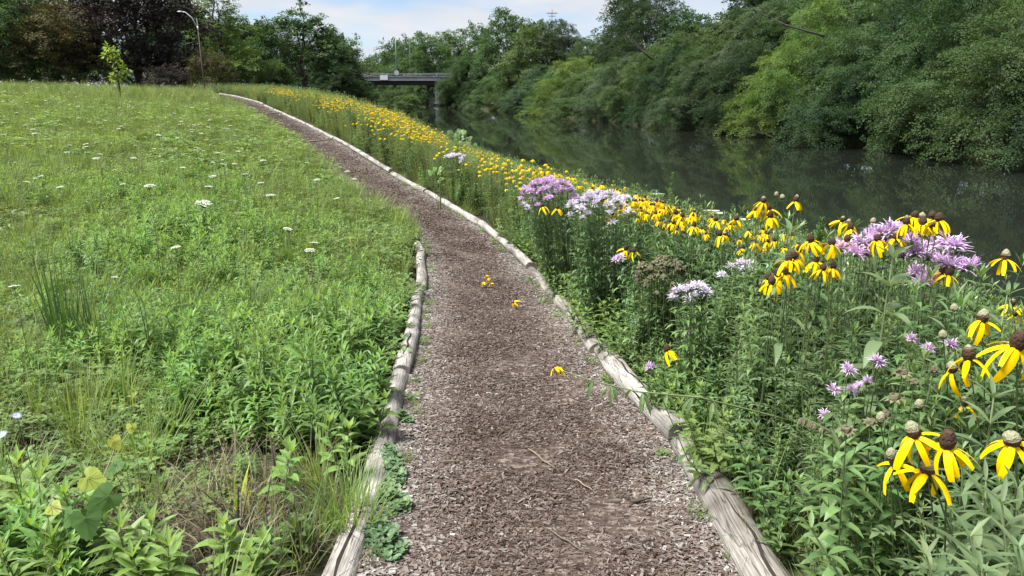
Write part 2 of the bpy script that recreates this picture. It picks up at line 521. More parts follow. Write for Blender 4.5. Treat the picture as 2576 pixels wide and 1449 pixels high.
def log_mat(name, dark=0.0):
    """weathered timber: silver grey, fine grain along the log, long checks, a few knots"""
    m, n, l, out = mat_base(name)
    bs = n.new("ShaderNodeBsdfPrincipled"); bs.inputs["Roughness"].default_value = .85; bs.inputs["Specular IOR Level"].default_value = .2
    uv = n.new("ShaderNodeUVMap"); uv.uv_map = "grain"
    oi = n.new("ShaderNodeObjectInfo")
    of = n.new("ShaderNodeVectorMath"); of.operation = 'MULTIPLY_ADD'
    cb = n.new("ShaderNodeCombineXYZ")
    for k in range(3): cb.inputs[k].default_value = 1
    sc = n.new("ShaderNodeVectorMath"); sc.operation = 'SCALE'; sc.inputs[0].default_value = (17, 5, 9)
    l.new(oi.outputs["Random"], sc.inputs["Scale"])
    ad = n.new("ShaderNodeVectorMath"); ad.operation = 'ADD'
    l.new(uv.outputs[0], ad.inputs[0]); l.new(sc.outputs[0], ad.inputs[1])
    def noise(scale, stretch, det=6):
        mp = n.new("ShaderNodeMapping"); mp.inputs["Scale"].default_value = stretch
        l.new(ad.outputs[0], mp.inputs[0])
        nz = n.new("ShaderNodeTexNoise"); nz.inputs["Scale"].default_value = scale; nz.inputs["Detail"].default_value = det
        l.new(mp.outputs[0], nz.inputs["Vector"])
        return nz
    big = noise(3.0, (1, 2.2, 1), 5)
    grain = noise(18, (.5, 9, 1), 6)
    crack = noise(2.2, (.9, 10, 1), 3)
    rp = n.new("ShaderNodeValToRGB")
    rp.color_ramp.elements[0].position = .28; rp.color_ramp.elements[0].color = (.14 - .05 * dark, .125 - .045 * dark, .11 - .04 * dark, 1)
    rp.color_ramp.elements[1].position = .62; rp.color_ramp.elements[1].color = (.46 - .12 * dark, .435 - .12 * dark, .405 - .12 * dark, 1)
    l.new(big.outputs["Fac"], rp.inputs[0])
    g2 = n.new("ShaderNodeValToRGB")
    g2.color_ramp.elements[0].position = .3; g2.color_ramp.elements[0].color = (.55, .53, .5, 1)
    g2.color_ramp.elements[1].position = .65; g2.color_ramp.elements[1].color = (1.1, 1.1, 1.1, 1)
    l.new(grain.outputs["Fac"], g2.inputs[0])
    mu = n.new("ShaderNodeMixRGB"); mu.blend_type = 'MULTIPLY'; mu.inputs[0].default_value = 1
    l.new(rp.outputs[0], mu.inputs[1]); l.new(g2.outputs[0], mu.inputs[2])
    c2 = n.new("ShaderNodeValToRGB")
    c2.color_ramp.elements[0].position = .485; c2.color_ramp.elements[0].color = (1, 1, 1, 1)
    c2.color_ramp.elements[1].position = .515; c2.color_ramp.elements[1].color = (1, 1, 1, 1)
    e = c2.color_ramp.elements.new(.5); e.color = (.10, .09, .08, 1)
    l.new(crack.outputs["Fac"], c2.inputs[0])
    mu2 = n.new("ShaderNodeMixRGB"); mu2.blend_type = 'MULTIPLY'; mu2.inputs[0].default_value = .5
    l.new(mu.outputs[0], mu2.inputs[1]); l.new(c2.outputs[0], mu2.inputs[2])
    l.new(mu2.outputs[0], bs.inputs["Base Color"])
    bp = n.new("ShaderNodeBump"); bp.inputs["Strength"].default_value = .7; bp.inputs["Distance"].default_value = .008
    sm = n.new("ShaderNodeMath"); sm.operation = 'ADD'
    l.new(grain.outputs["Fac"], sm.inputs[0]); l.new(c2.outputs[0], sm.inputs[1])
    l.new(sm.outputs[0], bp.inputs["Height"]); l.new(bp.outputs[0], bs.inputs["Normal"])
    l.new(bs.outputs[0], out.inputs[0])
    return m


M['path'] = path_mat()
M['log'] = log_mat("weathered_log", 0)
M['log_dark'] = log_mat("weathered_log_stained", 1.0)
M['check'] = plainmat("log_check", (.020, .016, .012), (.04, .03, .025), 20, .95)


def water_mat():
    m, n, l, out = mat_base("river_water")
    bs = n.new("ShaderNodeBsdfPrincipled")
    bs.inputs["Base Color"].default_value = (.014, .017, .013, 1)
    bs.inputs["Roughness"].default_value = .012
    bs.inputs["IOR"].default_value = 1.33
    tc = n.new("ShaderNodeTexCoord"); mp = n.new("ShaderNodeMapping"); mp.inputs["Scale"].default_value = (1, .55, 1)
    mp.inputs["Rotation"].default_value = (0, 0, .3)
    l.new(tc.outputs["Object"], mp.inputs[0])
    n1 = n.new("ShaderNodeTexNoise"); n1.inputs["Scale"].default_value = 3.5; n1.inputs["Detail"].default_value = 4
    l.new(mp.outputs[0], n1.inputs["Vector"])
    bp = n.new("ShaderNodeBump"); bp.inputs["Strength"].default_value = .02; bp.inputs["Distance"].default_value = .05
    l.new(n1.outputs["Fac"], bp.inputs["Height"]); l.new(bp.outputs[0], bs.inputs["Normal"])
    l.new(bs.outputs[0], out.inputs[0])
    return m


M['water'] = water_mat()

# ------------------------------------------------------------------ ground, path, water
def grid_axis(fine, coarse):
    return np.array(sorted(set(np.round(np.concatenate([fine, coarse]), 3))))


gx = grid_axis(np.arange(-14, 14.01, .35), np.concatenate([np.arange(-80, -13, 2.5), np.arange(14, 70, 1.5), np.array([-700, -450, -280, -180, -120, -100, 85, 110, 160, 260, 450, 700])]))
gy = grid_axis(np.arange(-3, 30.01, .4), np.concatenate([np.arange(30, 140, 1.6), np.array([-40, -25, -15, -8, 150, 170, 200, 260, 350, 500, 800, 1200])]))
GX, GY = np.meshgrid(gx, gy)
GZ = ground(GX, GY)
onp = (GX > xl(GY) - .1) & (GX < xr(GY) + .1)
GZ = np.where(onp, GZ - .06, GZ)
nx, ny = len(gx), len(gy)
vv = np.stack([GX, GY, GZ], -1).reshape(-1, 3)
ff = [(j * nx + i, j * nx + i + 1, (j + 1) * nx + i + 1, (j + 1) * nx + i) for j in range(ny - 1) for i in range(nx - 1)]
me = bpy.data.meshes.new("ground"); me.from_pydata(vv.tolist(), [], ff); me.materials.append(M['soil'])
me.polygons.foreach_set("use_smooth", [True] * len(ff))
tag(link("ground", me), "brown soil ground under the meadow and both river banks", kind="structure")

# the path: a strip between the two lines of logs, slightly dished
py_ = np.concatenate([np.arange(-4, 14, .12), np.arange(14, 60, .4)])
NX = 13
pv, pf, pe = [], [], []
for y in py_:
    a, b = float(xl(y)) - .02, float(xr(y)) + .02
    for i in range(NX):
        t = i / (NX - 1)
        x = a + (b - a) * t
        pv.append((x, y, float(zb(y)) + .012 - .03 * math.sin(math.pi * t) * (1 if y < 20 else .5) + .008 * float(wob(x, y, 4.0))))
        pe.append(abs(2 * t - 1) ** 1.6)
for j in range(len(py_) - 1):
    for i in range(NX - 1):
        pf.append((j * NX + i, j * NX + i + 1, (j + 1) * NX + i + 1, (j + 1) * NX + i))
me = bpy.data.meshes.new("path"); me.from_pydata(pv, [], pf); me.materials.append(M['path'])
me.polygons.foreach_set("use_smooth", [True] * len(pf))
at_ = me.attributes.new("edge", 'FLOAT', 'POINT'); at_.data.foreach_set("value", pe)
tag(link("path", me), "brown wood chip footpath curving up between two lines of logs", kind="structure")


def pathz(x, y):
    a, b = xl(y), xr(y)
    t = np.clip((x - a) / (b - a), 0, 1)
    return zb(y) + .012 - .03 * np.sin(np.pi * t) * np.where(y < 20, 1, .5)


wy = np.concatenate([np.arange(-30, 140, 3.0), np.array([160, 200, 260, 400])])
wv, wf = [], []
for y in wy:
    wv += [(float(xb(y)) - 1.2, y, WATER_Z), (float(xf(y)) + 2.0, y, WATER_Z)]
for j in range(len(wy) - 1):
    wf.append((2 * j, 2 * j + 1, 2 * j + 3, 2 * j + 2))
me = bpy.data.meshes.new("river"); me.from_pydata(wv, [], wf); me.materials.append(M['water'])
tag(link("river", me), "dark green still river reflecting the trees of the far bank", kind="structure")

# ------------------------------------------------------------------ scatter with geometry nodes (only for what nobody could count)
def scatter(name, protos, pos, rot, scl, idx, label, tint=None):
    pc = bpy.data.collections.new(name + "_kit")
    for i, me in enumerate(protos):
        pc.objects.link(bpy.data.objects.new("%s_kit_%03d" % (name, i), me))
    n = len(pos)
    me = bpy.data.meshes.new(name)
    me.vertices.add(n); me.vertices.foreach_set("co", np.asarray(pos, np.float32).reshape(-1))
    a = me.attributes.new("rot", 'FLOAT_VECTOR', 'POINT'); a.data.foreach_set("vector", np.asarray(rot, np.float32).reshape(-1))
    a = me.attributes.new("scl", 'FLOAT', 'POINT'); a.data.foreach_set("value", np.asarray(scl, np.float32))
    a = me.attributes.new("idx", 'INT', 'POINT'); a.data.foreach_set("value", np.asarray(idx, np.int32))
    if tint is not None:
        a = me.attributes.new("tint", 'FLOAT', 'POINT'); a.data.foreach_set("value", np.asarray(tint, np.float32))
    o = link(name, me)
    tag(o, label, kind="stuff")
    g = bpy.data.node_groups.new(name + "_nodes", 'GeometryNodeTree')
    g.interface.new_socket("Geometry", in_out='INPUT', socket_type='NodeSocketGeometry')
    g.interface.new_socket("Geometry", in_out='OUTPUT', socket_type='NodeSocketGeometry')
    N, Lk = g.nodes, g.links
    gi, go = N.new("NodeGroupInput"), N.new("NodeGroupOutput")
    ip = N.new("GeometryNodeInstanceOnPoints"); ip.inputs["Pick Instance"].default_value = True
    ci = N.new("GeometryNodeCollectionInfo")
    ci.inputs["Collection"].default_value = pc
    ci.inputs["Separate Children"].default_value = True; ci.inputs["Reset Children"].default_value = True
    def attr(nm, ty):
        q = N.new("GeometryNodeInputNamedAttribute"); q.data_type = ty; q.inputs["Name"].default_value = nm
        return q.outputs["Attribute"]
    er = N.new("FunctionNodeEulerToRotation")
    Lk.new(attr("rot", 'FLOAT_VECTOR'), er.inputs[0])
    Lk.new(gi.outputs[0], ip.inputs["Points"]); Lk.new(ci.outputs[0], ip.inputs["Instance"])
    Lk.new(attr("idx", 'INT'), ip.inputs["Instance Index"]); Lk.new(er.outputs[0], ip.inputs["Rotation"])
    Lk.new(attr("scl", 'FLOAT'), ip.inputs["Scale"]); Lk.new(ip.outputs[0], go.inputs[0])
    md = o.modifiers.new("scatter", 'NODES'); md.node_group = g
    return o


def rrot(n, tilt=.12):
    return np.stack([RNG.normal(0, tilt, n), RNG.normal(0, tilt, n), RNG.uniform(0, 2 * math.pi, n)], -1)


# ------------------------------------------------------------------ wood chips on the path
chips = []
for k in range(8):
    b = MB()
    Lc, Wc, Hc = random.uniform(.8, 1.25), random.uniform(.18, .42), random.uniform(.06, .16)
    vs = []
    for (x, y, z) in [(-1, -1, 0), (1, -1, 0), (1, 1, 0), (-1, 1, 0), (-1, -1, 1), (1, -1, 1), (1, 1, 1), (-1, 1, 1)]:
        vs.append((x * Lc / 2 * random.uniform(.65, 1.1), y * Wc / 2 * random.uniform(.5, 1.15), (z - .3) * Hc * random.uniform(.7, 1.2)))
    b.add(vs, [(0, 3, 2, 1), (4, 5, 6, 7), (0, 1, 5, 4), (1, 2, 6, 5), (2, 3, 7, 6), (3, 0, 4, 7)])
    chips.append(b.mesh("chip", [M['chip']]))
cp, ct, cs = [], [], []
for (y0, y1, dens, smin, smax) in ((.9, 4.0, 13000, .008, .038), (4.0, 8, 7500, .011, .040), (8, 14, 3200, .018, .045), (14, 30, 900, .03, .06), (30, 50, 350, .04, .08)):
    area = (y1 - y0) * 1.25
    n = int(dens * area)
    y = RNG.uniform(y0, y1, n); t = RNG.uniform(0, 1, n)
    e = np.abs(2 * t - 1)
    x = xl(y) + (xr(y) - xl(y)) * t
    patch = wob(x, y, 1.6, 2) * .10 + wob(x, y, .5, 7) * .08
    grey = .34 + .36 * np.clip((e - .40) / .5, 0, 1) + patch
    tint = np.clip(grey + RNG.normal(0, .20, n), 0, 1)
    s = smin + (smax - smin) * RNG.beta(.9, 3.6, n) * (1 + .35 * e)
    z = pathz(x, y) + RNG.uniform(-.001, .006, n)
    cp.append(np.stack([x, y, z], -1)); ct.append(tint); cs.append(s)
cp = np.concatenate(cp); ct = np.concatenate(ct); cs = np.concatenate(cs)
n = len(cp)
crot = np.stack([RNG.normal(0, .22, n), RNG.normal(0, .22, n), RNG.uniform(0, 6.28, n)], -1)
scatter("wood_chips", chips, cp, crot, cs, RNG.integers(0, len(chips), n), "loose brown and grey wood chips covering the footpath", ct)

# ------------------------------------------------------------------ edging logs
def poly_at(edge_x, y0, y1, n):
    ys = np.linspace(y0, y1, n)
    return [(float(edge_x(y)), float(y)) for y in ys]


def make_log(edge, y0, y1, r0, r1, label, group, mat='log', zoff=0.0, kink=0.0, big_check=False):
    n = max(10, int((y1 - y0) / .07)); n = min(n, 60)
    ys = np.linspace(y0, y1, n)
    sides = 18
    ph = random.uniform(0, 20)
    ax = float(edge(y0)); bx = float(edge(y1))
    cx0, cy0 = (ax + bx) / 2, (y0 + y1) / 2
    cz0 = float(zb(cy0))
    vs, fs, uvs = [], [], []
    s = 0
    prev = None
    for i, y in enumerate(ys):
        t = i / (n - 1)
        x = (ax + (bx - ax) * t) * .65 + float(edge(y)) * .35
        z = (zb(y0) + (zb(y1) - zb(y0)) * t) * .5 + zb(y) * .5 + zoff + kink * (t - .5)
        r = (r0 + (r1 - r0) * t) * (1 + .03 * math.sin(t * 9 + ph) + .02 * math.sin(t * 23 + ph * 2))
        x += .012 * math.sin(t * 6 + ph); zc = z + r * .42
        if prev is not None: s += math.hypot(x - prev[0], y - prev[1])
        prev = (x, y)
        sl = (bx - ax) / (y1 - y0)
        nv = math.hypot(1, sl)
        for k in range(sides):
            a = 2 * math.pi * k / sides
            rr = r * (1 + .045 * math.sin(3 * a + ph + t * 4) + .03 * math.sin(5 * a + t * 11 + ph) + random.uniform(-.012, .012))
            ex = .965 if 0 < i < n - 1 else .93
            lx_, lz_ = math.cos(a) * rr * ex, math.sin(a) * rr * ex * .92
            vs.append((x + lx_ / nv - cx0, y - lx_ * sl / nv - cy0, zc + lz_ - cz0))
            uvs.append((s, a * .07))
    for i in range(n - 1):
        for k in range(sides):
            k2 = (k + 1) % sides
            fs.append((i * sides + k, i * sides + k2, (i + 1) * sides + k2, (i + 1) * sides + k))
    fs.append(tuple(range(sides))[::-1]); fs.append(tuple((n - 1) * sides + k for k in range(sides)))
    me = bpy.data.meshes.new("edging_log"); me.from_pydata(vs, [], fs); me.materials.append(M[mat])
    uvl = me.uv_layers.new(name="grain")
    for p in me.polygons:
        ang = [uvs[me.loops[li].vertex_index] for li in p.loop_indices]
        wrap = max(u[1] for u in ang) - min(u[1] for u in ang) > .25 and len(ang) == 4
        for li, u in zip(p.loop_indices, ang):
            uvl.data[li].uv = (u[0], u[1] + (.07 * 2 * math.pi if wrap and u[1] < .2 else 0))
        p.use_smooth = len(ang) == 4
    o = link("edging_log", me, loc=(cx0, cy0, cz0))
    tag(o, label, "log", group)
    # one open drying check along the top of the log: a real groove piece
    if big_check:
        b = MB()
        m_ = 14
        t0, t1 = big_check
        row = []
        for q in range(m_):
            t = t0 + (t1 - t0) * q / (m_ - 1)
            i = int(t * (n - 1))
            k = 4 + (q % 5 == 2)
            top = Vector(vs[i * sides + 4]).lerp(Vector(vs[i * sides + 5]), .5 + .4 * math.sin(q * 1.1))
            w = .0055 * math.sin(math.pi * (q + .4) / m_) * random.uniform(.6, 1.3) + .0012
            row.append((top + Vector((-w, 0, .0022)), top + Vector((w, 0, .0022))))
        vs2 = [p for r_ in row for p in r_]
        b.add(vs2, [(2 * q, 2 * q + 1, 2 * q + 3, 2 * q + 2) for q in range(m_ - 1)])
        link("drying_crack", b.mesh("drying_crack", [M['check']]), o)
    return o


def y_of(edge_px, py):
    """ground distance of the edge line at image row py"""
    pts = sorted([(p[1], hit_path(*p)[1]) for p in edge_px])
    return float(np.interp(py, [p[0] for p in pts], [p[1] for p in pts]))


G_L, G_R = "logs edging the meadow side of the path", "logs edging the river side of the path"
lj = [(1500, 'a'), (952, 'b'), (742, 'c'), (705, 'd'), (645, 'e'), (600, 'f')]
yl = [1.15] + [y_of(L_PX, p) for p in (952, 738, 640, 552)] + [12.2, 14.6]
ll = ["thick pale log at lower left of the path with a long dark crack", "pale log with knots just above the dark joint on the meadow side",
      "pale log between grass and path where the meadow side bends",
      "grassed-over log at the far end of the visible meadow edge",
      "log almost buried in grass beyond the path bend", "last log hidden in the meadow grass beyond the bend"]
for i in range(len(yl) - 1):
    r0 = .061 - .001 * i
    make_log(xl, yl[i] + .025, yl[i + 1] - .02, r0, r0 * .93, ll[i], G_L, 'log', zoff=.010 * ((i * 7) % 3 - 1),
             big_check=(.12, .5) if i == 0 else ((.1, .35) if i == 1 else False))
yr = [1.15] + [y_of(R_PX, p) for p in (1128, 898, 740, 682, 568, 487, 438, 352, 300, 268, 246)] + [52.5]
lr = ["dark weathered log at lower right of the path with a square notch", "split pale log under the leaning coneflower stem",
      "knotty grey log with a ragged top beside the bergamot", "slim grey log behind the fallen coneflower stem",
      "short grey log in the middle of the river edge", "long grey log under the pale bergamot clump",
      "pale log where the path begins to narrow", "smooth pale log with a blunt end below the coneflower drift",
      "long pale log halfway up the river side of the path", "pale log beside the pale cross stick on the path",
      "thin log near the top of the path", "farthest long log just below the crest of the path", "last pale log at the crest where the path turns"]
for i in range(len(yr) - 1):
    r0 = [.086, .074, .068, .056, .055, .056, .056, .056, .056, .056, .058, .06, .06][i]
    make_log(xr, yr[i] + .03, yr[i + 1] - .025, r0, r0 * .92, lr[i], G_R, 'log_dark' if i in (0, 2, 3) else 'log',
             zoff=.018 * ((i * 5) % 3 - 1) + (.01 if i > 5 else 0), big_check=(.1, .7) if i == 0 else ((.3, .8) if i == 1 else False))

# ------------------------------------------------------------------ trees
def crown_quads(seed, lobes, n_sprays, per, L, W, sr, droop=.5, flat=.34, hang=0.0, shell=.55, upb=.35):
    """leaves in sprays round the lobes of a crown; returns kites (N,4,3), tint and spray centres"""
    g = np.random.default_rng(seed)
    lo = np.array(lobes, float)
    w = (lo[:, 3] * lo[:, 4] * lo[:, 5]) ** (2 / 3.); w /= w.sum()
    k = g.choice(len(lo), n_sprays, p=w)
    d = g.normal(size=(n_sprays, 3)); d[:, 2] += upb
    d /= np.linalg.norm(d, axis=1, keepdims=True)
    rad = shell + (1.0 - shell) * g.random(n_sprays) ** .6
    rad = np.where(g.random(n_sprays) < .22, rad * g.uniform(1.05, 1.38, n_sprays), rad)
    c = lo[k, :3] + d * lo[k, 3:6] * rad[:, None]
    # each spray is a branchlet: long along t, narrow across, nodding at its end
    t = d * np.array([1, 1, .45]) + g.normal(0, .45, (n_sprays, 3)); t /= np.linalg.norm(t, axis=1, keepdims=True)
    nrm = d * .35 + np.array([0, 0, .9]) + g.normal(0, .38, (n_sprays, 3))
    nrm -= t * (nrm * t).sum(1, keepdims=True); nrm /= np.linalg.norm(nrm, axis=1, keepdims=True)
    b_ = np.cross(nrm, t)
    lobe_t = g.normal(0, .13, len(lo))
    st = np.clip(g.normal(.42, .2, n_sprays) + lobe_t[k], 0, 1)
    srs = sr * g.uniform(.5, 1.5, n_sprays)
    cnt = np.maximum(8, (per * (srs / sr) ** 1.3).astype(int))
    ci = np.repeat(np.arange(n_sprays), cnt)
    N = len(ci)
    u = g.uniform(-1, 1, N); wv = g.normal(0, .42, N) * (1 - .45 * np.abs(u))
    hgt = g.normal(0, flat * .5, N) * srs[ci]
    S_ = srs[ci]
    p = c[ci] + t[ci] * (u * S_ * 1.45)[:, None] + b_[ci] * (wv * S_ * .85)[:, None] + nrm[ci] * hgt[:, None]
    p[:, 2] -= droop * S_ * np.maximum(u + .2, 0) ** 2 * .75 + hang * g.random(N) ** 2 * S_
    ld = t[ci] * .7 + b_[ci] * (np.sign(wv) * .7)[:, None] + g.normal(0, .4, (N, 3)); ld[:, 2] -= .25 + hang * .6
    ld /= np.linalg.norm(ld, axis=1, keepdims=True)
    ln = nrm[ci] + g.normal(0, .42, (N, 3))
    sd = np.cross(ld, ln); sd /= (np.linalg.norm(sd, axis=1, keepdims=True) + 1e-6)
    up = np.cross(sd, ld)
    sc_ = g.uniform(.6, 1.35, N)[:, None]
    mid = p + ld * (L * .45) * sc_
    fold = up * (W * .16) * sc_
    V = np.stack([p, mid + sd * (W * .5) * sc_ + fold, p + ld * L * sc_, mid - sd * (W * .5) * sc_ + fold], 1)
    tint = np.clip(st[ci] + g.normal(0, .15, N), 0, 1)
    return V, tint, c, k, srs


def limb_pts(a, b, n, wig, rg, sag=0.0):
    a, b = Vector(a), Vector(b)
    out = []
    for i in range(n + 1):
        t = i / n
        p = a.lerp(b, t)
        if 0 < i < n: p = p + Vector((rg.uniform(-wig, wig), rg.uniform(-wig, wig), rg.uniform(-wig, wig) * .6))
        p.z += sag * math.sin(math.pi * t)
        out.append(p)
    return out


def tree_variant(seed, H, lobes, n_sprays, per, L, W, sr, trunk_r, trunk_top=.75, forks=1, lean=(0, 0), bare=0.0, twig=60, **kw):
    rg = random.Random(seed)
    V, tint, c, k, srs = crown_quads(seed, lobes, n_sprays, per, L, W, sr, **kw)
    crown = quads_mesh("crown", V, tint, [M['bark']])
    b = MB()
    tp = []
    for f in range(forks):
        top = Vector((lean[0] + (rg.uniform(-.12, .12) * H if forks > 1 else 0), lean[1] + (rg.uniform(-.12, .12) * H if forks > 1 else 0), H * trunk_top * rg.uniform(.85, 1)))
        pts = limb_pts((rg.uniform(-.1, .1) * (forks > 1), rg.uniform(-.1, .1) * (forks > 1), -.3), top, 7, .02 * H, rg)
        rr = [trunk_r * (1.35 if i == 0 else 1) * (1 - i / 7.6) / math.sqrt(forks) for i in range(8)]
        b.tube(pts, rr, 8)
        tp.append(pts)
    limbs = MB()
    for q, lb in enumerate(lobes):
        pts = tp[q % len(tp)]
        i0 = min(6, max(1, int(7 * min(.9, max(.15, (lb[2] - .25 * H) / (H * trunk_top))))))
        s = pts[i0]
        e = Vector((lb[0], lb[1], lb[2] + lb[5] * .35))
        lp = limb_pts(s, e, 5, .05 * (e - s).length, rg, .05 * (e - s).length)
        r_ = trunk_r * .42 / math.sqrt(forks)
        limbs.tube(lp, [r_ * (1 - i / 6.2) for i in range(6)], 6)
        mine = [j for j in range(n_sprays) if k[j] == q]
        rg.shuffle(mine)
        for j in mine[:max(2, twig // len(lobes))]:
            st_ = lp[rg.randint(2, 4)]
            tw = limb_pts(st_, c[j], 3, .06 * (Vector(c[j]) - st_).length, rg, .04)
            limbs.tube(tw, [r_ * .28, r_ * .2, r_ * .12, r_ * .05], 4, cap=False)
    return dict(trunk=b.mesh("trunk", [M['bark']], True), limbs=limbs.mesh("limbs", [M['bark']], True), crown=crown, H=H)


def lobes_round(seed, H, R, n, z0=.35, rl=(.3, .45)):
    g = random.Random(seed)
    out = []
    for i in range(n):
        a = 2 * math.pi * (i * .618) + g.uniform(-.4, .4)
        t = (i + .5) / n
        z = H * (z0 + (.86 - z0) * t)
        rr = R * .72 * math.sqrt(max(.08, 1 - (max(0, t - .35) / .65) ** 2)) * g.uniform(.65, 1)
        q = R * g.uniform(*rl)
        out.append((math.cos(a) * rr, math.sin(a) * rr, z, q, q, q * g.uniform(.7, .95)))
    return out


def lobes_bank(seed, H, R, n, reach):
    """a bank shrub: lobes from the water to the top, thrown forward over the water (local -X)"""
    g = random.Random(seed)
    out = []
    for i in range(n):
        t = (i + .5) / n
        z = .35 + (H - 1.0) * t
        f = -reach * (1 - t) ** .8 + .25 * reach
        q = R * g.uniform(.24, .46)
        out.append((f + g.uniform(-.38, .3) * R, g.uniform(-1, 1) * R * (.9 - .35 * t), z, q, q * 1.1, q * g.uniform(.55, .85)))
    return out


def leaves(c0, c1, name, **k):
    return leafmat(name, c0, c1, spec=.12, rough=.65, **dict(dict(trans=.38), **k))


TC = (1.15, 1.25, .6)
TM = {
    'mid': leaves((0.048, 0.100, 0.036), (0.106, 0.178, 0.063), "tree_leaf_mid", rnd=.15, tc=TC),
    'bright': leaves((0.078, 0.140, 0.025), (0.168, 0.241, 0.047), "tree_leaf_bright", rnd=.12, tc=TC),
    'olive': leaves((0.059, 0.108, 0.037), (0.121, 0.185, 0.063), "tree_leaf_olive", rnd=.15, tc=TC),
    'grey': leaves((0.058, 0.100, 0.053), (0.116, 0.169, 0.092), "tree_leaf_grey", rnd=.15, tc=TC),
    'deep': leaves((0.024, 0.052, 0.024), (0.058, 0.100, 0.042), "tree_leaf_deep", rnd=.15, tc=TC),
    'purple': leaves((.030, .028, .026), (.070, .060, .054), "tree_leaf_purple", trans=.15, rnd=.1, tc=(1.2, .8, .6)),
    'bronze': leaves((.058, .062, .024), (.112, .098, .036), "tree_leaf_bronze", trans=.2, rnd=.12, tc=(1.2, 1, .5)),
    'sapling': leaves((.20, .29, .030), (.36, .44, .06), "tree_leaf_sapling", trans=.4, rnd=.1),
}
V_ = {}
for i in range(5):       # bank shrubs, near
    H = [6.2, 6.8, 5.6, 7.2, 6.4][i]
    V_['bank%d' % i] = tree_variant(100 + i, H, lobes_bank(200 + i, H, 3.0, 15, 2.7), 430, 145, .080, .046, .40, .10,
                                    forks=3, trunk_top=.8, twig=90, droop=.75, hang=.3 if i % 2 else .1, flat=.26, shell=.72)
for i in range(3):       # bigger trees behind them
    H = [11, 12.5, 10][i]
    V_['tall%d' % i] = tree_variant(120 + i, H, lobes_round(220 + i, H, 3.9, 16, .2, (.22, .40)), 470, 115, .105, .066, .46, .20,
                                    twig=90, droop=.6, hang=.2, flat=.28, shell=.7)
for i in range(4):       # far trees, larger leaves
    H = [11, 10, 12, 8][i]
    V_['far%d' % i] = tree_variant(140 + i, H, lobes_round(240 + i, H, 4.6, 14, .16, (.28, .42)), 420, 62, .19, .125, .55, .22,
                                   twig=60, droop=.5, hang=.1, flat=.28, shell=.65)
V_['cotton'] = tree_variant(160, 12, [(-3.6, 0, 6.5, 2.0, 1.6, 1.3), (-2.4, .5, 8.8, 1.9, 1.6, 1.4), (-.6, 0, 10.2, 1.2, 1.2, 1.3), (.9, 0, 8.4, 1.7, 1.6, 1.3),
                                      (2.2, .4, 9.4, 1.0, 1.0, .9), (-3.2, -.4, 4.4, 1.9, 1.5, 1.1), (1.4, -.5, 5.2, 1.9, 1.6, 1.2), (3.0, 0, 6.4, 1.5, 1.3, 1.1),
                                      (-1.2, 1, 6.0, 1.5, 1.5, 1.1), (.3, 0, 11.6, .6, .6, .8), (-1.6, -.6, 2.6, 1.6, 1.3, .9), (2.6, -.3, 3.2, 1.6, 1.4, 1.0)],
                            330, 48, .23, .15, .50, .22, lean=(.3, 0), twig=60, droop=.4)
V_['maple'] = tree_variant(161, 15, [(0, 0, 12.5, 4, 4, 2.5), (-4.6, 0, 8.2, 3.2, 3.2, 2.2), (4.6, .5, 8.2, 3.4, 3.2, 2.2), (0, -3.5, 7.6, 3.4, 2.6, 2.2), (0, 3.5, 8, 3.4, 2.6, 2.2),
                                     (-5.2, -1, 4.9, 2.4, 2.2, 1.6), (5.4, -1, 4.2, 2.6, 2.2, 1.9), (2.6, -3.0, 4.3, 2.2, 1.9, 1.5), (-2.6, -3.2, 5.2, 2.2, 1.9, 1.5), (-3, 2, 11, 2.8, 2.8, 2), (3, -2, 11, 2.8, 2.8, 2),
                                     (6.2, 0, 2.5, 1.6, 1.6, 1.4)],
                           560, 62, .27, .20, .78, .36, trunk_top=.7, twig=80, droop=.55, hang=.15)
V_['feathery'] = tree_variant(162, 14, [(0, 0, 13, 1.0, 1.0, 1.3), (0, 0, 10.5, 1.8, 1.8, 1.5), (-.9, 0, 8.2, 2.0, 2.0, 1.3), (1.2, 0, 7.6, 2.1, 2.0, 1.3), (0, -1, 5.6, 2.4, 2.2, 1.3),
                                        (1.6, -.4, 4.2, 2.4, 2.0, 1.1), (-1.6, -.2, 4.0, 2.3, 2.0, 1.1), (.4, 0, 2.4, 2.5, 2.0, .9)],
                              360, 60, .22, .09, .55, .2, trunk_top=.92, twig=50, droop=.35, flat=.2, upb=0.0)
V_['smoke'] = tree_variant(163, 9, lobes_round(263, 9, 5.0, 13, .28, (.28, .4)), 380, 58, .19, .12, .5, .26, forks=3, twig=90, droop=.35, flat=.3, shell=.7)


def place_tree(variant, x, y, h, label, group, mat, name="tree", wid=None, rot=None, bark='bark', z=None, extra=None):
    v = V_[variant]
    s = h / v['H']
    sw = s if wid is None else wid
    zz = gz(x, y) - .05 if z is None else z
    e = empty(name, (x, y, zz), label, "tree", group, (0, 0, random.uniform(0, 6.28) if rot is None else rot), (sw, sw, s))
    tr = link("trunk", v['trunk'], e)
    lm = link("limbs", v['limbs'], tr)
    for o in (tr, lm):
        o.material_slots[0].link = 'OBJECT'; o.material_slots[0].material = M[bark]
    cr = link("crown", v['crown'], e)
    cr.material_slots[0].link = 'OBJECT'; cr.material_slots[0].material = TM[mat]
    return e


def px_x(px, y):
    """world X on the horizon ray of image column px at ground distance y"""
    r = ray(px, 225)
    return r[0] / r[1] * y


def top_h(py, y):
    r = ray(1288, py)
    return CAMH + r[2] / r[1] * y


def bank_y(px):
    lo, hi = 10.0, 300.0
    for _ in range(50):
        m_ = (lo + hi) / 2
        if xf(m_) > px_x(px, m_): lo = m_
        else: hi = m_
    return lo


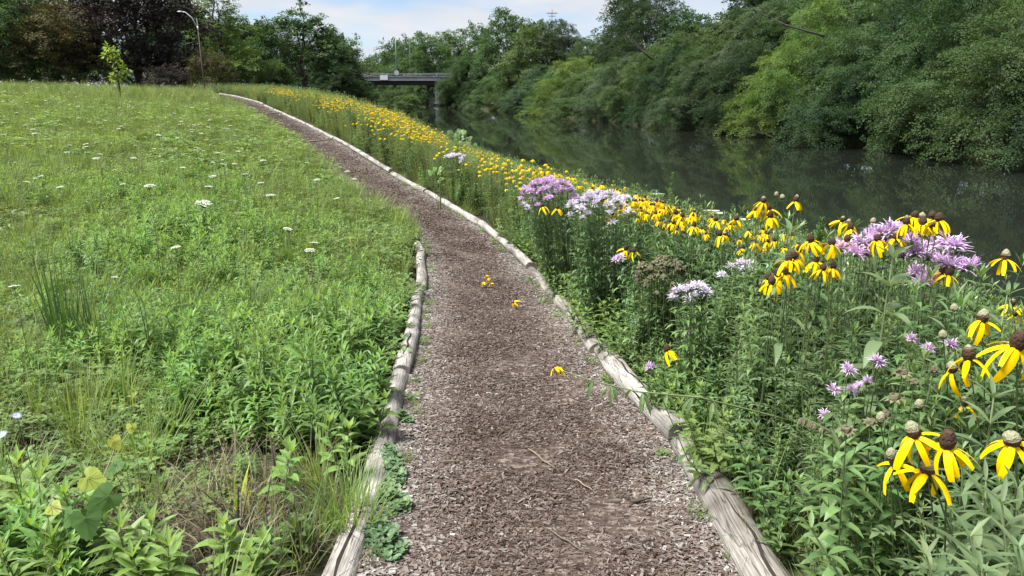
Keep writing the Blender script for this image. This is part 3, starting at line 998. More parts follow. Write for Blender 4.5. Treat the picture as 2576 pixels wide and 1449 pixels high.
# front row on the far bank: (image column, height, variant, leaf, label)
front = [
    (2660, 6.5, 'bank1', 'deep', "dark bank shrub at the edge of the view above the river"),
    (2520, 6.6, 'bank0', 'mid', "broad green shrub nearest on the far bank, hanging to the water"),
    (2390, 6.0, 'bank3', 'olive', "olive shrub with pale outer leaves over the water, second on the far bank"),
    (2290, 7.4, 'bank2', 'mid', "leafy shrub with rounded top left of the nearest far bank shrub"),
    (2175, 5.2, 'bank4', 'deep', "dark shrub in the shadowed gap of the far bank"),
    (2060, 5.8, 'bank1', 'mid', "mid green shrub trailing into the water beside the shadowed gap"),
    (1960, 7.4, 'bank3', 'bright', "tall yellow-green shrub standing out brightest on the far bank"),
    (1890, 5.4, 'bank0', 'bright', "lower yellow-green shrub beside the brightest one on the far bank"),
    (1815, 5.2, 'bank2', 'deep', "dark rounded shrub left of the yellow-green pair"),
    (1755, 6.0, 'bank4', 'grey', "grey-green dome shaped shrub on the far bank"),
    (1690, 5.6, 'bank1', 'mid', "green shrub left of the grey-green dome"),
    (1630, 5.8, 'bank0', 'deep', "dark green shrub under the tall dense tree"),
    (1570, 6.0, 'bank3', 'olive', "olive shrub with arching twigs in the middle of the far bank"),
    (1515, 5.2, 'bank2', 'grey', "greyish shrub with bare twigs near mid river"),
    (1462, 5.4, 'bank4', 'olive', "olive shrub with light top left of the greyish one"),
    (1412, 5.8, 'bank1', 'bright', "fresh green shrub under the broad round tree"),
    (1365, 5.2, 'bank0', 'mid', "green shrub right of the fresh green one's far neighbour"),
    (1320, 5.4, 'bank3', 'grey', "small grey-green shrub under the round crowned tree"),
    (1276, 5.4, 'bank2', 'olive', "olive shrub a little right of the bridge pier"),
    (1235, 5.6, 'bank4', 'mid', "green shrub second right of the bridge pier"),
    (1195, 6.0, 'bank1', 'deep', "dark shrub just right of the bridge pier"),
    (1138, 7.2, 'bank0', 'deep', "dark shrub pressing against the end of the bridge"),
    (1150, 8.6, 'bank3', 'mid', "leafy shrub hiding the far end of the bridge railing"),
]
GF = "shrubs along the far bank"
for i, (px, h, v, m_, lab) in enumerate(front):
    y = bank_y(px)
    x = float(xf(y)) + 1.5
    place_tree(v, x, y, h, lab, GF, m_, "bank_shrub", rot=-.28 + random.uniform(-.5, .5), z=WATER_Z - .1, wid=random.uniform(.85, 1.08) * (1.0 if y < 60 else 1.2))

# second and third rows: (column, distance behind the shore, image row of the top, variant, leaf, label)
back = [
    (2600, 6, -150, 'tall0', 'mid', "tall green tree at the edge of the view behind the near shrubs"),
    (2450, 5, -40, 'tall1', 'mid', "tall tree behind the nearest far bank shrubs with sky beside it"),
    (2330, 6, -130, 'tall2', 'olive', "olive tall tree behind the second and third far bank shrubs"),
    (2220, 5, -110, 'tall0', 'deep', "tall dark tree behind the shadowed gap"),
    (2110, 6, -100, 'tall1', 'olive', "tall olive tree right of the bare leaning branch"),
    (2010, 7, -90, 'tall2', 'mid', "tall tree directly behind the brightest yellow-green shrub"),
    (1930, 5, -70, 'tall0', 'mid', "tall tree carrying the bare leaning branch"),
    (1860, 5, -30, 'tall1', 'grey', "grey-green tree with thin top behind the dark rounded shrub"),
    (1790, 5, 8, 'tall2', 'olive', "olive tree with loose twigs reaching into the sky"),
    (1720, 4, 50, 'tall0', 'olive', "lower olive tree right of the tall dense tree"),
    (1600, 5, -60, 'tall0', 'deep', "tall dense dark tree cut by the top of the view"),
    (1562, 8, -45, 'far2', 'deep', "dense dark tree doubling the tall one cut by the top"),
    (1695, 7, 16, 'far1', 'mid', "round topped tree standing clear right of the sky gap"),
    (1850, 7, -70, 'far0', 'deep', "dark broad tree high above the grey-green dome"),
    (2120, 8, -120, 'far2', 'deep', "dark broad tree high above the trailing shrub"),
    (1535, 5, 62, 'tall2', 'deep', "dark tree left of the tall dense one"),
    (1475, 5, 66, 'tall0', 'mid', "mid green tree between the tall dense tree and the round one"),
    (1392, 5, 22, 'tall1', 'deep', "narrow dark tree beside the broad round tree"),
    (1275, 5, 20, 'far0', 'mid', "broad round crowned tree rising above the far bank"),
    (1345, 4, 60, 'far3', 'olive', "small olive tree under the round crown"),
    (1215, 5, 60, 'far1', 'mid', "tree at the left shoulder of the round crowned one"),
    (1135, 6, 68, 'far2', 'mid', "rounded tree behind the end of the bridge"),
    (1082, 20, 78, 'far0', 'olive', "olive tree above the bridge railing"),
    (1035, 30, 95, 'far1', 'mid', "tree behind the green pole on the bridge"),
    (1000, 45, 105, 'far3', 'olive', "thin topped tree beyond the bridge"),
    (968, 60, 148, 'far2', 'mid', "low distant tree at the left end of the bridge"),
]
GB = "trees behind the far bank shrubs"
for px, dd, top, v, m_, lab in back:
    y0 = bank_y(min(px, 2600)) if px > 1110 else 128.0
    if px > 1110:
        y = y0 + dd * .28
        x = px_x(px, y) + dd
        x = float(xf(y)) + dd
        # keep the wanted image column by sliding along the bank
        for _ in range(30):
            cur = 1288 + x / y * CP * FPX / 1.0
            y += (cur - px) * .004 * y / 20
            x = float(xf(y)) + dd
    else:
        y = y0 + dd; x = px_x(px, y)
    base = gz(x, y)
    h = max(5.0, top_h(top, y) - base)
    place_tree(v, x, y, h, lab, GB, m_, "tree", wid=max(.75, min(1.25, h / V_[v]['H'] * 1.05)))

# trees filling the gaps between and behind the rows
fillers = [
    (2540, 10, -200), (2390, 11, -170), (2270, 10, -160), (2160, 11, -150), (2060, 11, -140), (1970, 11, -60), (1895, 10, -60), (1825, 10, 0), (1755, 9, 30),
    (1660, 9, 75), (1500, 9, 80), (1430, 9, 72), (1310, 10, 66),
]
fl = ["back row tree above the nearest far bank shrubs", "back row tree between the nearest tall tree and the olive one", "back row tree over the third far bank shrub",
      "back row tree above the shadowed gap", "back row tree at the top right of the yellow-green shrub", "back row tree at the top of the yellow-green shrub", "back row tree beside the bare leaning branch",
      "back row tree with sky on both sides above the dark shrub", "back row tree above the grey-green dome", "back row tree in the notch right of the tall dense tree",
      "back row tree left of the tall dense tree", "back row tree right of the narrow dark tree", "back row tree close behind the round crown"]
for i, (px, dd, top) in enumerate(fillers):
    y = bank_y(min(px, 2600)); x = float(xf(y)) + dd
    for _ in range(30):
        cur = 1288 + x / y * CP * FPX
        y += (cur - px) * .004 * y / 20
        x = float(xf(y)) + dd
    h = max(6.0, top_h(top, y) - gz(x, y))
    place_tree(['tall0', 'tall2', 'tall1'][i % 3], x, y, h, fl[i], "back row trees of the far bank", ['mid', 'deep', 'olive'][(i * 2) % 3], "tree", wid=max(.8, min(1.3, h / 11)))

# left side and centre
left = [
    (345, 72, -110, 'maple', 'purple', .98, "large dark purple-leaved tree behind the sapling"),
    (158, 66, 5, 'smoke', 'bronze', 1.0, "bronze-leaved spreading tree left of the purple tree"),
    (20, 64, -60, 'far0', 'mid', 1.0, "green tree at the left edge of the view"),
    (60, 95, -160, 'far2', 'mid', 1.3, "taller green tree behind the bronze one"),
    (205, 100, -150, 'far0', 'bright', 1.3, "light green tree top between the bronze and purple trees"),
    (566, 84, -70, 'feathery', 'bright', 1.2, "feathery light green tree beside the street lamp"),
    (540, 64, 122, 'smoke', 'bronze', .42, "low bronze bush under the purple tree's edge"),
    (625, 104, 44, 'far1', 'deep', 1.2, "dark tree right of the feathery one"),
    (690, 118, 40, 'far2', 'deep', 1.25, "dark tree behind the forked cottonwood"),
    (762, 92, 2, 'cotton', 'mid', 1.3, "forked tree with a leaning trunk and ragged top in the middle"),
    (822, 108, 66, 'far0', 'deep', 1.1, "rounded dark tree right of the forked one"),
    (862, 112, 92, 'far3', 'mid', 1.0, "last tree of the middle group sloping down to the bridge"),
    (850, 90, 165, 'far3', 'deep', .72, "low dark bush at the foot of the rounded tree"),
    (470, 108, -40, 'far1', 'deep', 1.2, "dark tree behind the street lamp"),
    (420, 58, 160, 'smoke', 'purple', .36, "low dark bush at the foot of the purple tree"),
    (690, 88, 150, 'far3', 'mid', .6, "small grey-green tree left of the forked one"),
]
for px, y, top, v, m_, wid, lab in left:
    x = px_x(px, y)
    base = min(gz(x, y), 1.0)
    h = top_h(top, y) - base
    place_tree(v, x, y, h, lab, None, m_, "bush" if "bush" in lab else "tree", wid=wid,
               rot=0 if v in ('cotton', 'maple') else None, bark='bark', z=base - .1)
# distant wood closing the view under and beyond the bridge, and behind the park on the left
distant = [(i, (880 + i * 42)) for i in range(8)]
for i, px in distant:
    y = 165 + (i % 3) * 14
    x = px_x(px, y)
    place_tree(['far1', 'far0', 'far3', 'far2'][i % 4], x, y, 8.0 + (i * 37 % 5) * .7, "distant tree beyond the bridge, %s from the near bank" % ["first", "second", "third", "fourth", "fifth", "sixth", "seventh", "eighth"][i],
               "distant trees beyond the bridge", ['mid', 'olive', 'mid', 'deep'][i % 4], "tree", wid=1.0, z=-.3)
for i in range(9):
    px = -40 + i * 105
    y = 128 + (i * 5 % 4) * 8
    place_tree(['far2', 'far1', 'far0'][i % 3], px_x(px, y), y, 11 + (i * 3 % 4) * 1.2 - (4.0 if i > 6 else 0), "dark park tree in the rear row, %s from the left" % ["first", "second", "third", "fourth", "fifth", "sixth", "seventh", "eighth", "ninth"][i],
               "rear park trees", 'deep', "tree", wid=1.35, z=.9)
# bush on the near shore in front of the bridge
for k, (px, y, h, wid, lab) in enumerate([(1000, 82, 2.2, .50, "overhanging green bush on the near shore in front of the bridge"),
                                          (1025, 72, 1.7, .36, "smaller bush leaning over the water below the bridge"),
                                          (930, 92, 2.0, .42, "bush at the left abutment of the bridge"),
                                          (1040, 150, 4.5, .8, "round bush seen under the bridge"),
                                          (1075, 140, 4.5, .7, "bush seen behind the bridge pier")]):
    place_tree('far3', px_x(px, y), y, h, lab, None, ['mid', 'olive', 'mid', 'olive', 'mid'][k], "bush", wid=wid, z=-.6 if y < 100 else -.9)

# bare dead branches
def dead_branch(pts, r, label, forks):
    b = MB()
    pts = [Vector(p) for p in pts]
    c = pts[0].copy()
    q = [p - c for p in pts]
    n = len(q)
    b.tube(q, [r * (1 - .8 * i / (n - 1)) for i in range(n)], 6)
    rg = random.Random(len(label))
    for f in range(forks):
        i = rg.randint(1, n - 2)
        d = (q[i + 1] - q[i]).normalized()
        e = q[i] + (d * .7 + Vector((rg.uniform(-.5, .5), rg.uniform(-.3, .3), rg.uniform(-.2, .8)))) * rg.uniform(.6, 1.4) * (q[-1] - q[0]).length * .22
        b.tube(limb_pts(q[i], e, 4, .05 * (e - q[i]).length, rg), [r * .35, r * .28, r * .2, r * .12, r * .04], 5)
    o = link("dead_branch", b.mesh("dead_branch", [M['bark']], True), loc=c)
    tag(o, label, "branch")


def P(px, py, y):
    r = ray(px, py)
    return tuple(np.array([0, 0, CAMH]) + r / r[1] * y)


dead_branch([P(2075, 92, 30), P(2020, 75, 30.2), P(1975, 62, 30.5), P(1940, 45, 30.8), P(1905, 32, 31), P(1870, 12, 31.4)], .045, "bare dark branch leaning left across the far bank trees", 9)
dead_branch([P(1636, 70, 47), P(1648, 48, 47), P(1655, 22, 47), P(1672, 4, 47), P(1700, -8, 47)], .05, "bare dead branch against the sky beside the tall dense tree", 9)
dead_branch([P(1395, 130, 58), P(1378, 110, 58), P(1340, 100, 58)], .06, "short bare branch in the middle far bank trees", 4)
dead_branch([P(1640, 150, 36), P(1615, 128, 36), P(1590, 112, 36), P(1575, 85, 36)], .05, "bare forked twigs in the olive shrub", 8)
dead_branch([P(1960, 352, 25.8), P(1930, 340, 25.9), P(1900, 330, 26), P(1875, 336, 26)], .03, "tangle of bare twigs at the water under the yellow-green shrub", 10)

# ------------------------------------------------------------------ bridge
M['concrete'] = plainmat("concrete", (.18, .19, .205), (.28, .29, .31), 1.2, .85, .2, 12)
M['concrete_pier'] = plainmat("pier_concrete", (.24, .25, .27), (.36, .37, .39), .8, .85, .2, 6, (1, 1, .3))
M['girder'] = plainmat("girder_paint", (.030, .026, .034), (.055, .045, .055), 1.5, .6)
M['rail'] = plainmat("rail_metal", (.42, .44, .45), (.55, .56, .57), 3, .45, metal=.4)
M['sign'] = plainmat("sign_white", (.78, .79, .82), (.82, .83, .86), 3, .5)
BY = 126.0
br = empty("bridge", (-19.8, BY, WATER_Z), "grey concrete road bridge on dark girders over the river", "bridge", rot=(0, 0, -.03))


def bpart(name, boxes, mat, par=br, bevel=0):
    b = MB()
    for lo, hi in boxes: b.box(lo, hi)
    return link(name, b.mesh(name, [M[mat]]), par)


bpart("girder", [((-13, 0, 3.35), (16, .5, 4.06)), ((-13, -.12, 3.35), (16, .62, 3.42)), ((-13, -.12, 3.99), (16, .62, 4.055))], 'girder')
for gi_ in range(3):
    bpart("girder", [((-13, 2.4 + gi_ * 2.4, 3.36), (16, 2.8 + gi_ * 2.4, 4.06))], 'girder')
bpart("deck", [((-13.2, -.5, 4.065), (16.2, 10, 4.32))], 'concrete')
pp = None
for k in range(5):
    x0 = -13.0 + k * 5.8
    par = bpart("parapet_panel", [((x0 + .03, -.46, 4.325), (x0 + 5.77, -.2, 4.86)), ((x0 + .03, -.52, 4.70), (x0 + 5.77, -.16, 4.87))], 'concrete')
bpart("top_rail", [((-13, -.36, 5.24), (16, -.30, 5.31))], 'rail')
bpart("middle_rail", [((-13, -.36, 5.03), (16, -.30, 5.09))], 'rail')
for k in range(11):
    bpart("rail_post", [((-12.6 + k * 2.8, -.35, 4.875), (-12.5 + k * 2.8, -.26, 5.235))], 'rail')
bpart("far_parapet", [((-13, 9.6, 4.325), (16, 9.9, 4.9))], 'concrete')
b = MB(); b.tube([(7.2, .3, -.5), (7.2, .3, .4), (7.2, .3, 3.35)], [.62, .6, .58], 18); b.tube([(7.2, .3, .35), (7.2, .3, .48)], [.9, .9], 18)
link("pier_column", b.mesh("pier_column", [M['concrete_pier']], False), br)
for k in range(2):
    b = MB(); b.tube([(5.7 - k * .15, 3.5 + k * 3.2, -.5), (5.7 - k * .15, 3.5 + k * 3.2, 3.0)], [.55, .55], 14)
    link("pier_column", b.mesh("pier_column", [M['concrete_pier']], False), br)
bpart("pier_cap", [((5.1, .9, 2.35), (6.6, 9.4, 3.345))], 'girder')
b = MB(); b.tube([(-10.3, .4, -.5), (-10.3, .4, 3.345)], [.5, .48], 14)
link("abutment_column", b.mesh("abutment_column", [M['concrete_pier']], False), br)
bpart("abutment_wall", [((-14, 1.2, -.5), (-9.4, 9.5, 3.0))], 'girder')
sp = bpart("sign_panel", [((-2.55, -.58, 4.22), (-1.25, -.535, 4.98))], 'sign')

# poles
M['pole_green'] = plainmat("pole_green", (.07, .12, .10), (.10, .16, .13), 2, .5)
M['pole_wood'] = plainmat("pole_wood", (.10, .085, .070), (.19, .165, .14), 3, .85, .3, 20, (1, 1, .1))


def pole(name, px, y, base, top, r, mat, label, arm=None, extra=None):
    x = px_x(px, y); zt = top_h(top, y)
    e = empty(name, (x, y, base), label, "pole" if not arm else "street lamp")
    b = MB(); b.tube([(0, 0, -.2), (0, 0, (zt - base) * .5), (0, 0, zt - base)], [r, r * .85, r * .7], 10)
    link("pole", b.mesh("pole", [M[mat]], True), e)
    if arm:
        b = MB(); b.tube([(0, 0, zt - base - .7), (arm * .35, 0, zt - base + .05), (arm * .75, 0, zt - base + .42), (arm, 0, zt - base + .46)], [.04, .036, .032, .028], 8)
        link("arm", b.mesh("arm", [M['rail']], True), e)
        b = MB(); b.blob((arm * 1.14, 0, zt - base + .46), (abs(arm) * .2, .11, .055), 5, 10)
        link("lamp_head", b.mesh("lamp_head", [M['rail']], True), e)
        b = MB(); b.tube([(0, 0, zt - base - .9), (0, 0, zt - base - .55)], [r * 1.05, r * 1.05], 10)
        link("arm_bracket", b.mesh("arm_bracket", [M['rail']], True), e)
    return e


pole("street_lamp", 515, 56, .8, 46, .05, 'pole_wood', "curved-arm street lamp on a tall wooden pole before the feathery tree", arm=-1.05)
g1 = pole("utility_pole", 1000, 129, 4.3 - 1.0, 105, .13, 'pole_green', "tall green pole standing on the bridge")
b = MB(); b.tube([(0, -.16, 1.15), (0, -.19, 1.15)], [.42, .42], 12); link("round_plate", b.mesh("round_plate", [M['rail']]), g1)
pole("utility_pole", 1034, 131, 3.3, 112, .07, 'pole_wood', "thin dark pole right of the green pole on the bridge")
up = pole("utility_pole", 1386, 100, .8, 24, .07, 'pole_wood', "wooden utility pole with a crossarm peeking above the round tree")
b = MB(); zt = top_h(24, 100) - .8
b.box((-.7, -.06, zt - .5), (.7, .06, zt - .41)); b.box((-.5, -.05, zt - .85), (.5, .05, zt - .78))
link("crossarm", b.mesh("crossarm", [M['pole_wood']]), up)

# ------------------------------------------------------------------ sapling in the meadow
def sapling():
    rg = random.Random(77)
    px, y = 300, 32.0
    x = px_x(px, y); z = gz(x, y)
    e = empty("sapling", (x, y, z), "small bright yellow-green sapling standing alone in the meadow", "sapling")
    H = top_h(112, y) - z
    b = MB()
    pts = [(0, 0, -.1), (.03, 0, .6), (-.02, 0, 1.2), (-.10, 0, 1.9), (-.16, 0, H - .05)]
    b.tube(pts, [.035, .03, .024, .016, .006], 6)
    cl = [(-.22, 0, H - .15, .24), (-.05, .1, H - .32, .2), (-.30, -.1, H - .45, .22), (-.02, 0, H - .72, .26), (.25, 0, H - .95, .3), (.42, 0, H - 1.15, .26), (.1, -.1, H - 1.2, .28), (-.2, 0, H - 1.35, .24), (.05, 0, H - 1.45, .2)]
    for c in cl:
        b.tube([(-.05, 0, max(.5, c[2] - .45)), (c[0] * .6, c[1] * .6, c[2] - .15), c[:3]], [.012, .008, .004], 4)
    link("trunk", b.mesh("trunk", [M['bark']], True), e)
    L = MB()
    for c in cl:
        for k in range(34):
            d = Vector((rg.gauss(0, 1), rg.gauss(0, 1), rg.gauss(.15, .7))).normalized()
            p = Vector(c[:3]) + d * c[3] * rg.uniform(.1, .9)
            L.leaf(p, d + Vector((0, 0, -.1)), (rg.uniform(-.4, .4), rg.uniform(-.6, .2), 1), rg.uniform(.13, .22), .085, .35, 2, .2, 0, rg.random())
    link("crown", L.mesh("crown", [TM['sapling']]), e)


sapling()

# ------------------------------------------------------------------ plant kits
def stem_dir(rg, lean):
    a = rg.uniform(0, 6.283)
    return Vector((math.cos(a) * lean, math.sin(a) * lean, 1)).normalized()


def forb(seed, h, stems, leafL, leafW, per, spread, mats, n=3, droop=.35, up=.5, lean=.25, shape=.85, tip=True, start=.12, whorl=2, sr=.0035):
    rg = random.Random(seed)
    b = MB()
    for s in range(stems):
        a = rg.uniform(0, 6.283); q = spread * math.sqrt(rg.random())
        base = Vector((math.cos(a) * q, math.sin(a) * q, -.02))
        d = (Vector((math.cos(a), math.sin(a), 0)) * lean * rg.uniform(.2, 1.2) + Vector((0, 0, 1))).normalized()
        hh = h * rg.uniform(.65, 1.08)
        pts = [base + d * (hh * t) + Vector((rg.uniform(-.01, .01), rg.uniform(-.01, .01), 0)) * t for t in (0, .35, .7, 1)]
        b.tube(pts, [sr, sr * .85, sr * .65, sr * .3], 4, 1, rg.random(), cap=False)
        an = rg.uniform(0, 6.28)
        tint0 = rg.uniform(.15, .75)
        for k in range(per):
            t = start + (1 - start) * (k + rg.random() * .5) / per
            p = base + d * (hh * t)
            an += 2.4 if whorl == 1 else 1.57 + rg.uniform(-.2, .2)
            sz = (1 - .55 * max(0, t - .55) / .45) * (.55 + .45 * min(1, t / .35)) * rg.uniform(.75, 1.15)
            for wv_ in range(whorl):
                an2 = an + wv_ * 6.283 / whorl
                u = up * rg.uniform(.5, 1.3) + .5 * max(0, t - .7)
                ld = Vector((math.cos(an2), math.sin(an2), u))
                b.leaf(p, ld, (0, 0, 1), leafL * sz, leafW * sz, droop * rg.uniform(.6, 1.5), n, .3, 0, min(1, max(0, tint0 + rg.uniform(-.2, .2) + .25 * (t - .5))), shape)
        if tip:
            for k in range(5):
                an2 = an + k * 1.26
                b.leaf(pts[-1], (math.cos(an2) * .7, math.sin(an2) * .7, 1), (0, 0, 1), leafL * .5, leafW * .45, .1, 2, .3, 0, min(1, tint0 + .35), shape)
    return b.mesh("plant", mats)


def tuft(seed, n, h, w, spread, mats, droop=.5, lean=.45, seg=3, dry=.0):
    rg = random.Random(seed)
    b = MB()
    for k in range(n):
        a = rg.uniform(0, 6.283); q = spread * math.sqrt(rg.random())
        base = (math.cos(a) * q, math.sin(a) * q, -.02)
        a2 = a + rg.uniform(-.9, .9)
        le = lean * rg.uniform(.1, 1.3)
        b.blade(base, (math.cos(a2) * le, math.sin(a2) * le, 1), h * rg.uniform(.5, 1.1), w * rg.uniform(.6, 1.2), droop * rg.uniform(.2, 1.6), seg,
                1 if rg.random() < dry else 0, rg.random(), Vector((math.cos(a2 + 1.57 + rg.uniform(-.8, .8)), math.sin(a2 + 1.57), 0)))
    return b.mesh("tuft", mats)


def lowmat(seed, n, r, mats, L=.03):
    """low ground cover: leaflets in threes on short stalks"""
    rg = random.Random(seed)
    b = MB()
    for k in range(n):
        a = rg.uniform(0, 6.283); q = r * math.sqrt(rg.random())
        p = Vector((math.cos(a) * q, math.sin(a) * q, rg.uniform(.015, .11)))
        a0 = rg.uniform(0, 6.28); t = rg.random()
        for j in range(3):
            an = a0 + j * 2.09
            b.leaf(p, (math.cos(an), math.sin(an), rg.uniform(-.1, .5)), (0, 0, 1), L * rg.uniform(.7, 1.3), L * .75, .2, 2, .2, 0, t, .7)
    return b.mesh("low_plant", mats)


T_GND = 0.6 * (1.008 ** np.arange(640))


def hit_ground(px, py, h=0.0, tmax=90):
    r = ray(px, py)
    t = T_GND[T_GND < tmax]
    k = (CAMH + r[2] * t) < ground(r[0] * t, r[1] * t) + h
    i = int(np.argmax(k)) if k.any() else len(t) - 1
    return np.array([0, 0, CAMH]) + r * t[i]


# ------------------------------------------------------------------ meadow (left of the path)
mats_l = [M['lime'], M['stem']]
K_forb = [forb(1, .34, 5, .115, .023, 11, .08, mats_l, droop=.5), forb(2, .44, 4, .13, .026, 12, .07, mats_l, droop=.55), forb(3, .27, 6, .10, .026, 8, .10, mats_l, droop=.45),
          forb(4, .38, 4, .12, .042, 8, .07, [M['lime_mid'], M['stem']], whorl=3), forb(5, .30, 5, .085, .036, 8, .09, [M['lime_mid'], M['stem']], shape=.7),
          forb(6, .45, 3, .11, .024, 13, .05, [M['lime_mid'], M['stem']])]
K_tuft = [tuft(11, 60, .42, .006, .07, [M['grass'], M['grass_dry']], dry=.10), tuft(12, 48, .55, .007, .06, [M['grass'], M['grass_dry']], .7, dry=.06),
          tuft(13, 70, .30, .005, .10, [M['grass'], M['grass_dry']], .4, .8, dry=.16), tuft(14, 40, .50, .005, .12, [M['grass'], M['grass_dry']], .5, .6, dry=.4)]
K_low = [lowmat(21, 46, .16, [M['clover'], M['stem']]), lowmat(22, 40, .18, [M['lime_mid'], M['stem']], .04), lowmat(23, 60, .15, [M['clover'], M['stem']], .022)]


def region_left(y0, y1, dens):
    """random points of the meadow within reach of the view"""
    A = 0
    W0 = lambda y: .80 * y + 1.6
    xmin = -W0(y1)
    n = int(dens * (y1 - y0) * (W0(y1)))
    y = RNG.uniform(y0, y1, n); x = RNG.uniform(xmin, 2, n)
    k = (x > -W0(y)) & (x < xl(y) - np.where(y < 8.5, .15, .02))
    return x[k], y[k]


# leafy patches and bare patches, from where they are seen in the photograph
lp_px = [(1010, 720, 1.0, .55), (830, 850, 1.3, .9), (900, 930, 1.2, .6), (480, 860, .9, .8), (930, 1080, 1.2, .45), (880, 1190, .8, .3), (120, 1400, 1.3, .5), (300, 640, .9, 1.0), (700, 700, .6, .9),
         (560, 560, .8, 1.2), (250, 760, .6, .8), (420, 470, .8, 1.6), (980, 820, .9, .5)]
LP = [(hit_ground(a, b, .25), w, r) for a, b, w, r in lp_px]
bare_px = [(520, 1260, 1.7, .50), (640, 1370, 1.5, .42), (560, 1330, 1.2, .4), (30, 560, 1.0, .45), (15, 1150, .9, .4), (800, 1010, .5, .3), (60, 860, .5, .5), (720, 1300, .8, .25), (330, 1010, .4, .35)]
BP = [(hit_ground(a, b, .05), w, r) for a, b, w, r in bare_px]


def patch(x, y, lst):
    s = np.zeros_like(x)
    for p, w, r in lst:
        s += w * np.exp(-((x - p[0]) ** 2 + (y - p[1]) ** 2) / (r * r))
    return s


def pack(x, y, zoff=0.0):
    return np.stack([x, y, ground(x, y) + zoff], -1)


pos, scl, idx = [], [], []
for y0, y1, dens, s in ((.9, 6, 84, .88), (6, 12, 48, 1.0), (12, 24, 20, 1.15), (24, 56, 6.5, 1.3)):
    x, y = region_left(y0, y1, dens)
    f = .26 + .42 * wob(x, y, .55, 1) + patch(x, y, LP) - patch(x, y, BP) * 1.2
    f = np.where(y > 14, f * .55, f)
    k = RNG.random(len(x)) < np.clip(f, .03, 1)
    x, y, f = x[k], y[k], f[k]
    pos.append(pack(x, y)); scl.append(s * RNG.uniform(.6, 1.15, len(x)) * np.clip(.55 + .5 * f, .5, 1.25))
    lime = (patch(x, y, LP) + .3 * wob(x, y, .9, 4) + RNG.normal(0, .25, len(x))) > .35
    idx.append(np.where(lime, RNG.integers(0, 3, len(x)), RNG.integers(3, 6, len(x))))
pos = np.concatenate(pos); scl = np.concatenate(scl); idx = np.concatenate(idx)
scatter("meadow_forbs", K_forb, pos, rrot(len(pos), .14), scl, idx, "leafy bright green wild plants covering the meadow")
pos, scl, idx = [], [], []
for y0, y1, dens, s in ((.9, 6, 85, .85), (6, 12, 62, .95), (12, 24, 32, 1.0), (24, 60, 11, 1.25)):
    x, y = region_left(y0, y1, dens)
    f = .68 - .3 * wob(x, y, .55, 1) - .42 * patch(x, y, LP) - .8 * patch(x, y, BP)
    k = RNG.random(len(x)) < np.clip(f, .10, 1)
    x, y = x[k], y[k]
    pos.append(pack(x, y)); scl.append(s * RNG.uniform(.5, 1.1, len(x)))
    idx.append(RNG.choice(4, len(x), p=[.35, .2, .3, .15]))
pos = np.concatenate(pos); scl = np.concatenate(scl); idx = np.concatenate(idx)
scatter("meadow_grass", K_tuft, pos, rrot(len(pos), .15), scl, idx, "fine green meadow grass with some dry blades")
pos, scl, idx = [], [], []
for y0, y1, dens, s in ((.8, 6, 110, .9), (6, 14, 40, 1.3), (14, 30, 10, 2.0)):
    x, y = region_left(y0, y1, dens)
    k = RNG.random(len(x)) < np.clip(1 - .75 * patch(x, y, BP), .08, 1)
    x, y = x[k], y[k]
    pos.append(pack(x, y)); scl.append(s * RNG.uniform(.7, 1.3, len(x))); idx.append(RNG.integers(0, 3, len(x)))
pos = np.concatenate(pos); scl = np.concatenate(scl); idx = np.concatenate(idx)
scatter("ground_cover", K_low, pos, rrot(len(pos), .1), scl, idx, "low clover-like ground cover between the meadow plants")
# dry litter in the bare patches
K_dry = [tuft(31, 34, .30, .004, .16, [M['stem_dry'], M['grass_dry']], .9, 1.8, 2, dry=.3), tuft(32, 26, .22, .005, .18, [M['stem_dry'], M['grass_dry']], .9, 2.6, 2, dry=.4)]
pos, scl = [], []
for p, w, r in BP:
    n = int(70 * r * r * w) + 8
    x = p[0] + RNG.normal(0, r * .6, n); y = p[1] + RNG.normal(0, r * .6, n)
    k = x < xl(y) - .12
    pos.append(pack(x[k], y[k])); scl.append(RNG.uniform(.5, 1.1, k.sum()))
x, y = region_left(1, 12, 4)
pos.append(pack(x, y)); scl.append(RNG.uniform(.5, 1.0, len(x)))
pos = np.concatenate(pos); scl = np.concatenate(scl)
scatter("dry_litter", K_dry, pos, rrot(len(pos), .2), scl, RNG.integers(0, 2, len(pos)), "dry brown stalks and litter lying in the bare patches of the meadow")

# ------------------------------------------------------------------ river bank (right of the path)
K_bank = [forb(41, .95, 5, .115, .030, 24, .08, [M['bank'], M['stem']], lean=.14, droop=.6, sr=.004),
          forb(42, .85, 6, .125, .036, 20, .09, [M['dark'], M['stem']], lean=.16, droop=.7, sr=.004),
          forb(43, .75, 5, .10, .034, 20, .08, [M['dark'], M['stem']], lean=.2, droop=.5),
          forb(44, 1.0, 4, .13, .022, 24, .06, [M['sage'], M['stem']], lean=.12, droop=.4, sr=.004),
          forb(45, .80, 6, .055, .010, 26, .09, [M['feather'], M['stem']], n=2, lean=.16, droop=.3, whorl=3, sr=.0025),
          forb(46, .90, 5, .075, .014, 20, .08, [M['bank'], M['stem']], n=2, lean=.15, droop=.5, whorl=2, sr=.0028),
          forb(47, .36, 6, .08, .026, 8, .09, [M['bank'], M['stem']], lean=.4),
          forb(48, .30, 6, .07, .026, 7, .10, [M['lime_mid'], M['stem']], lean=.5)]
SIL_X = [400, 700, 850, 1000, 1130, 1250, 1450, 1600, 1750, 1900, 2050, 2200, 2400, 2500, 2700]
SIL_Y = [203, 212, 232, 278, 345, 388, 440, 480, 525, 565, 592, 612, 728, 790, 860]


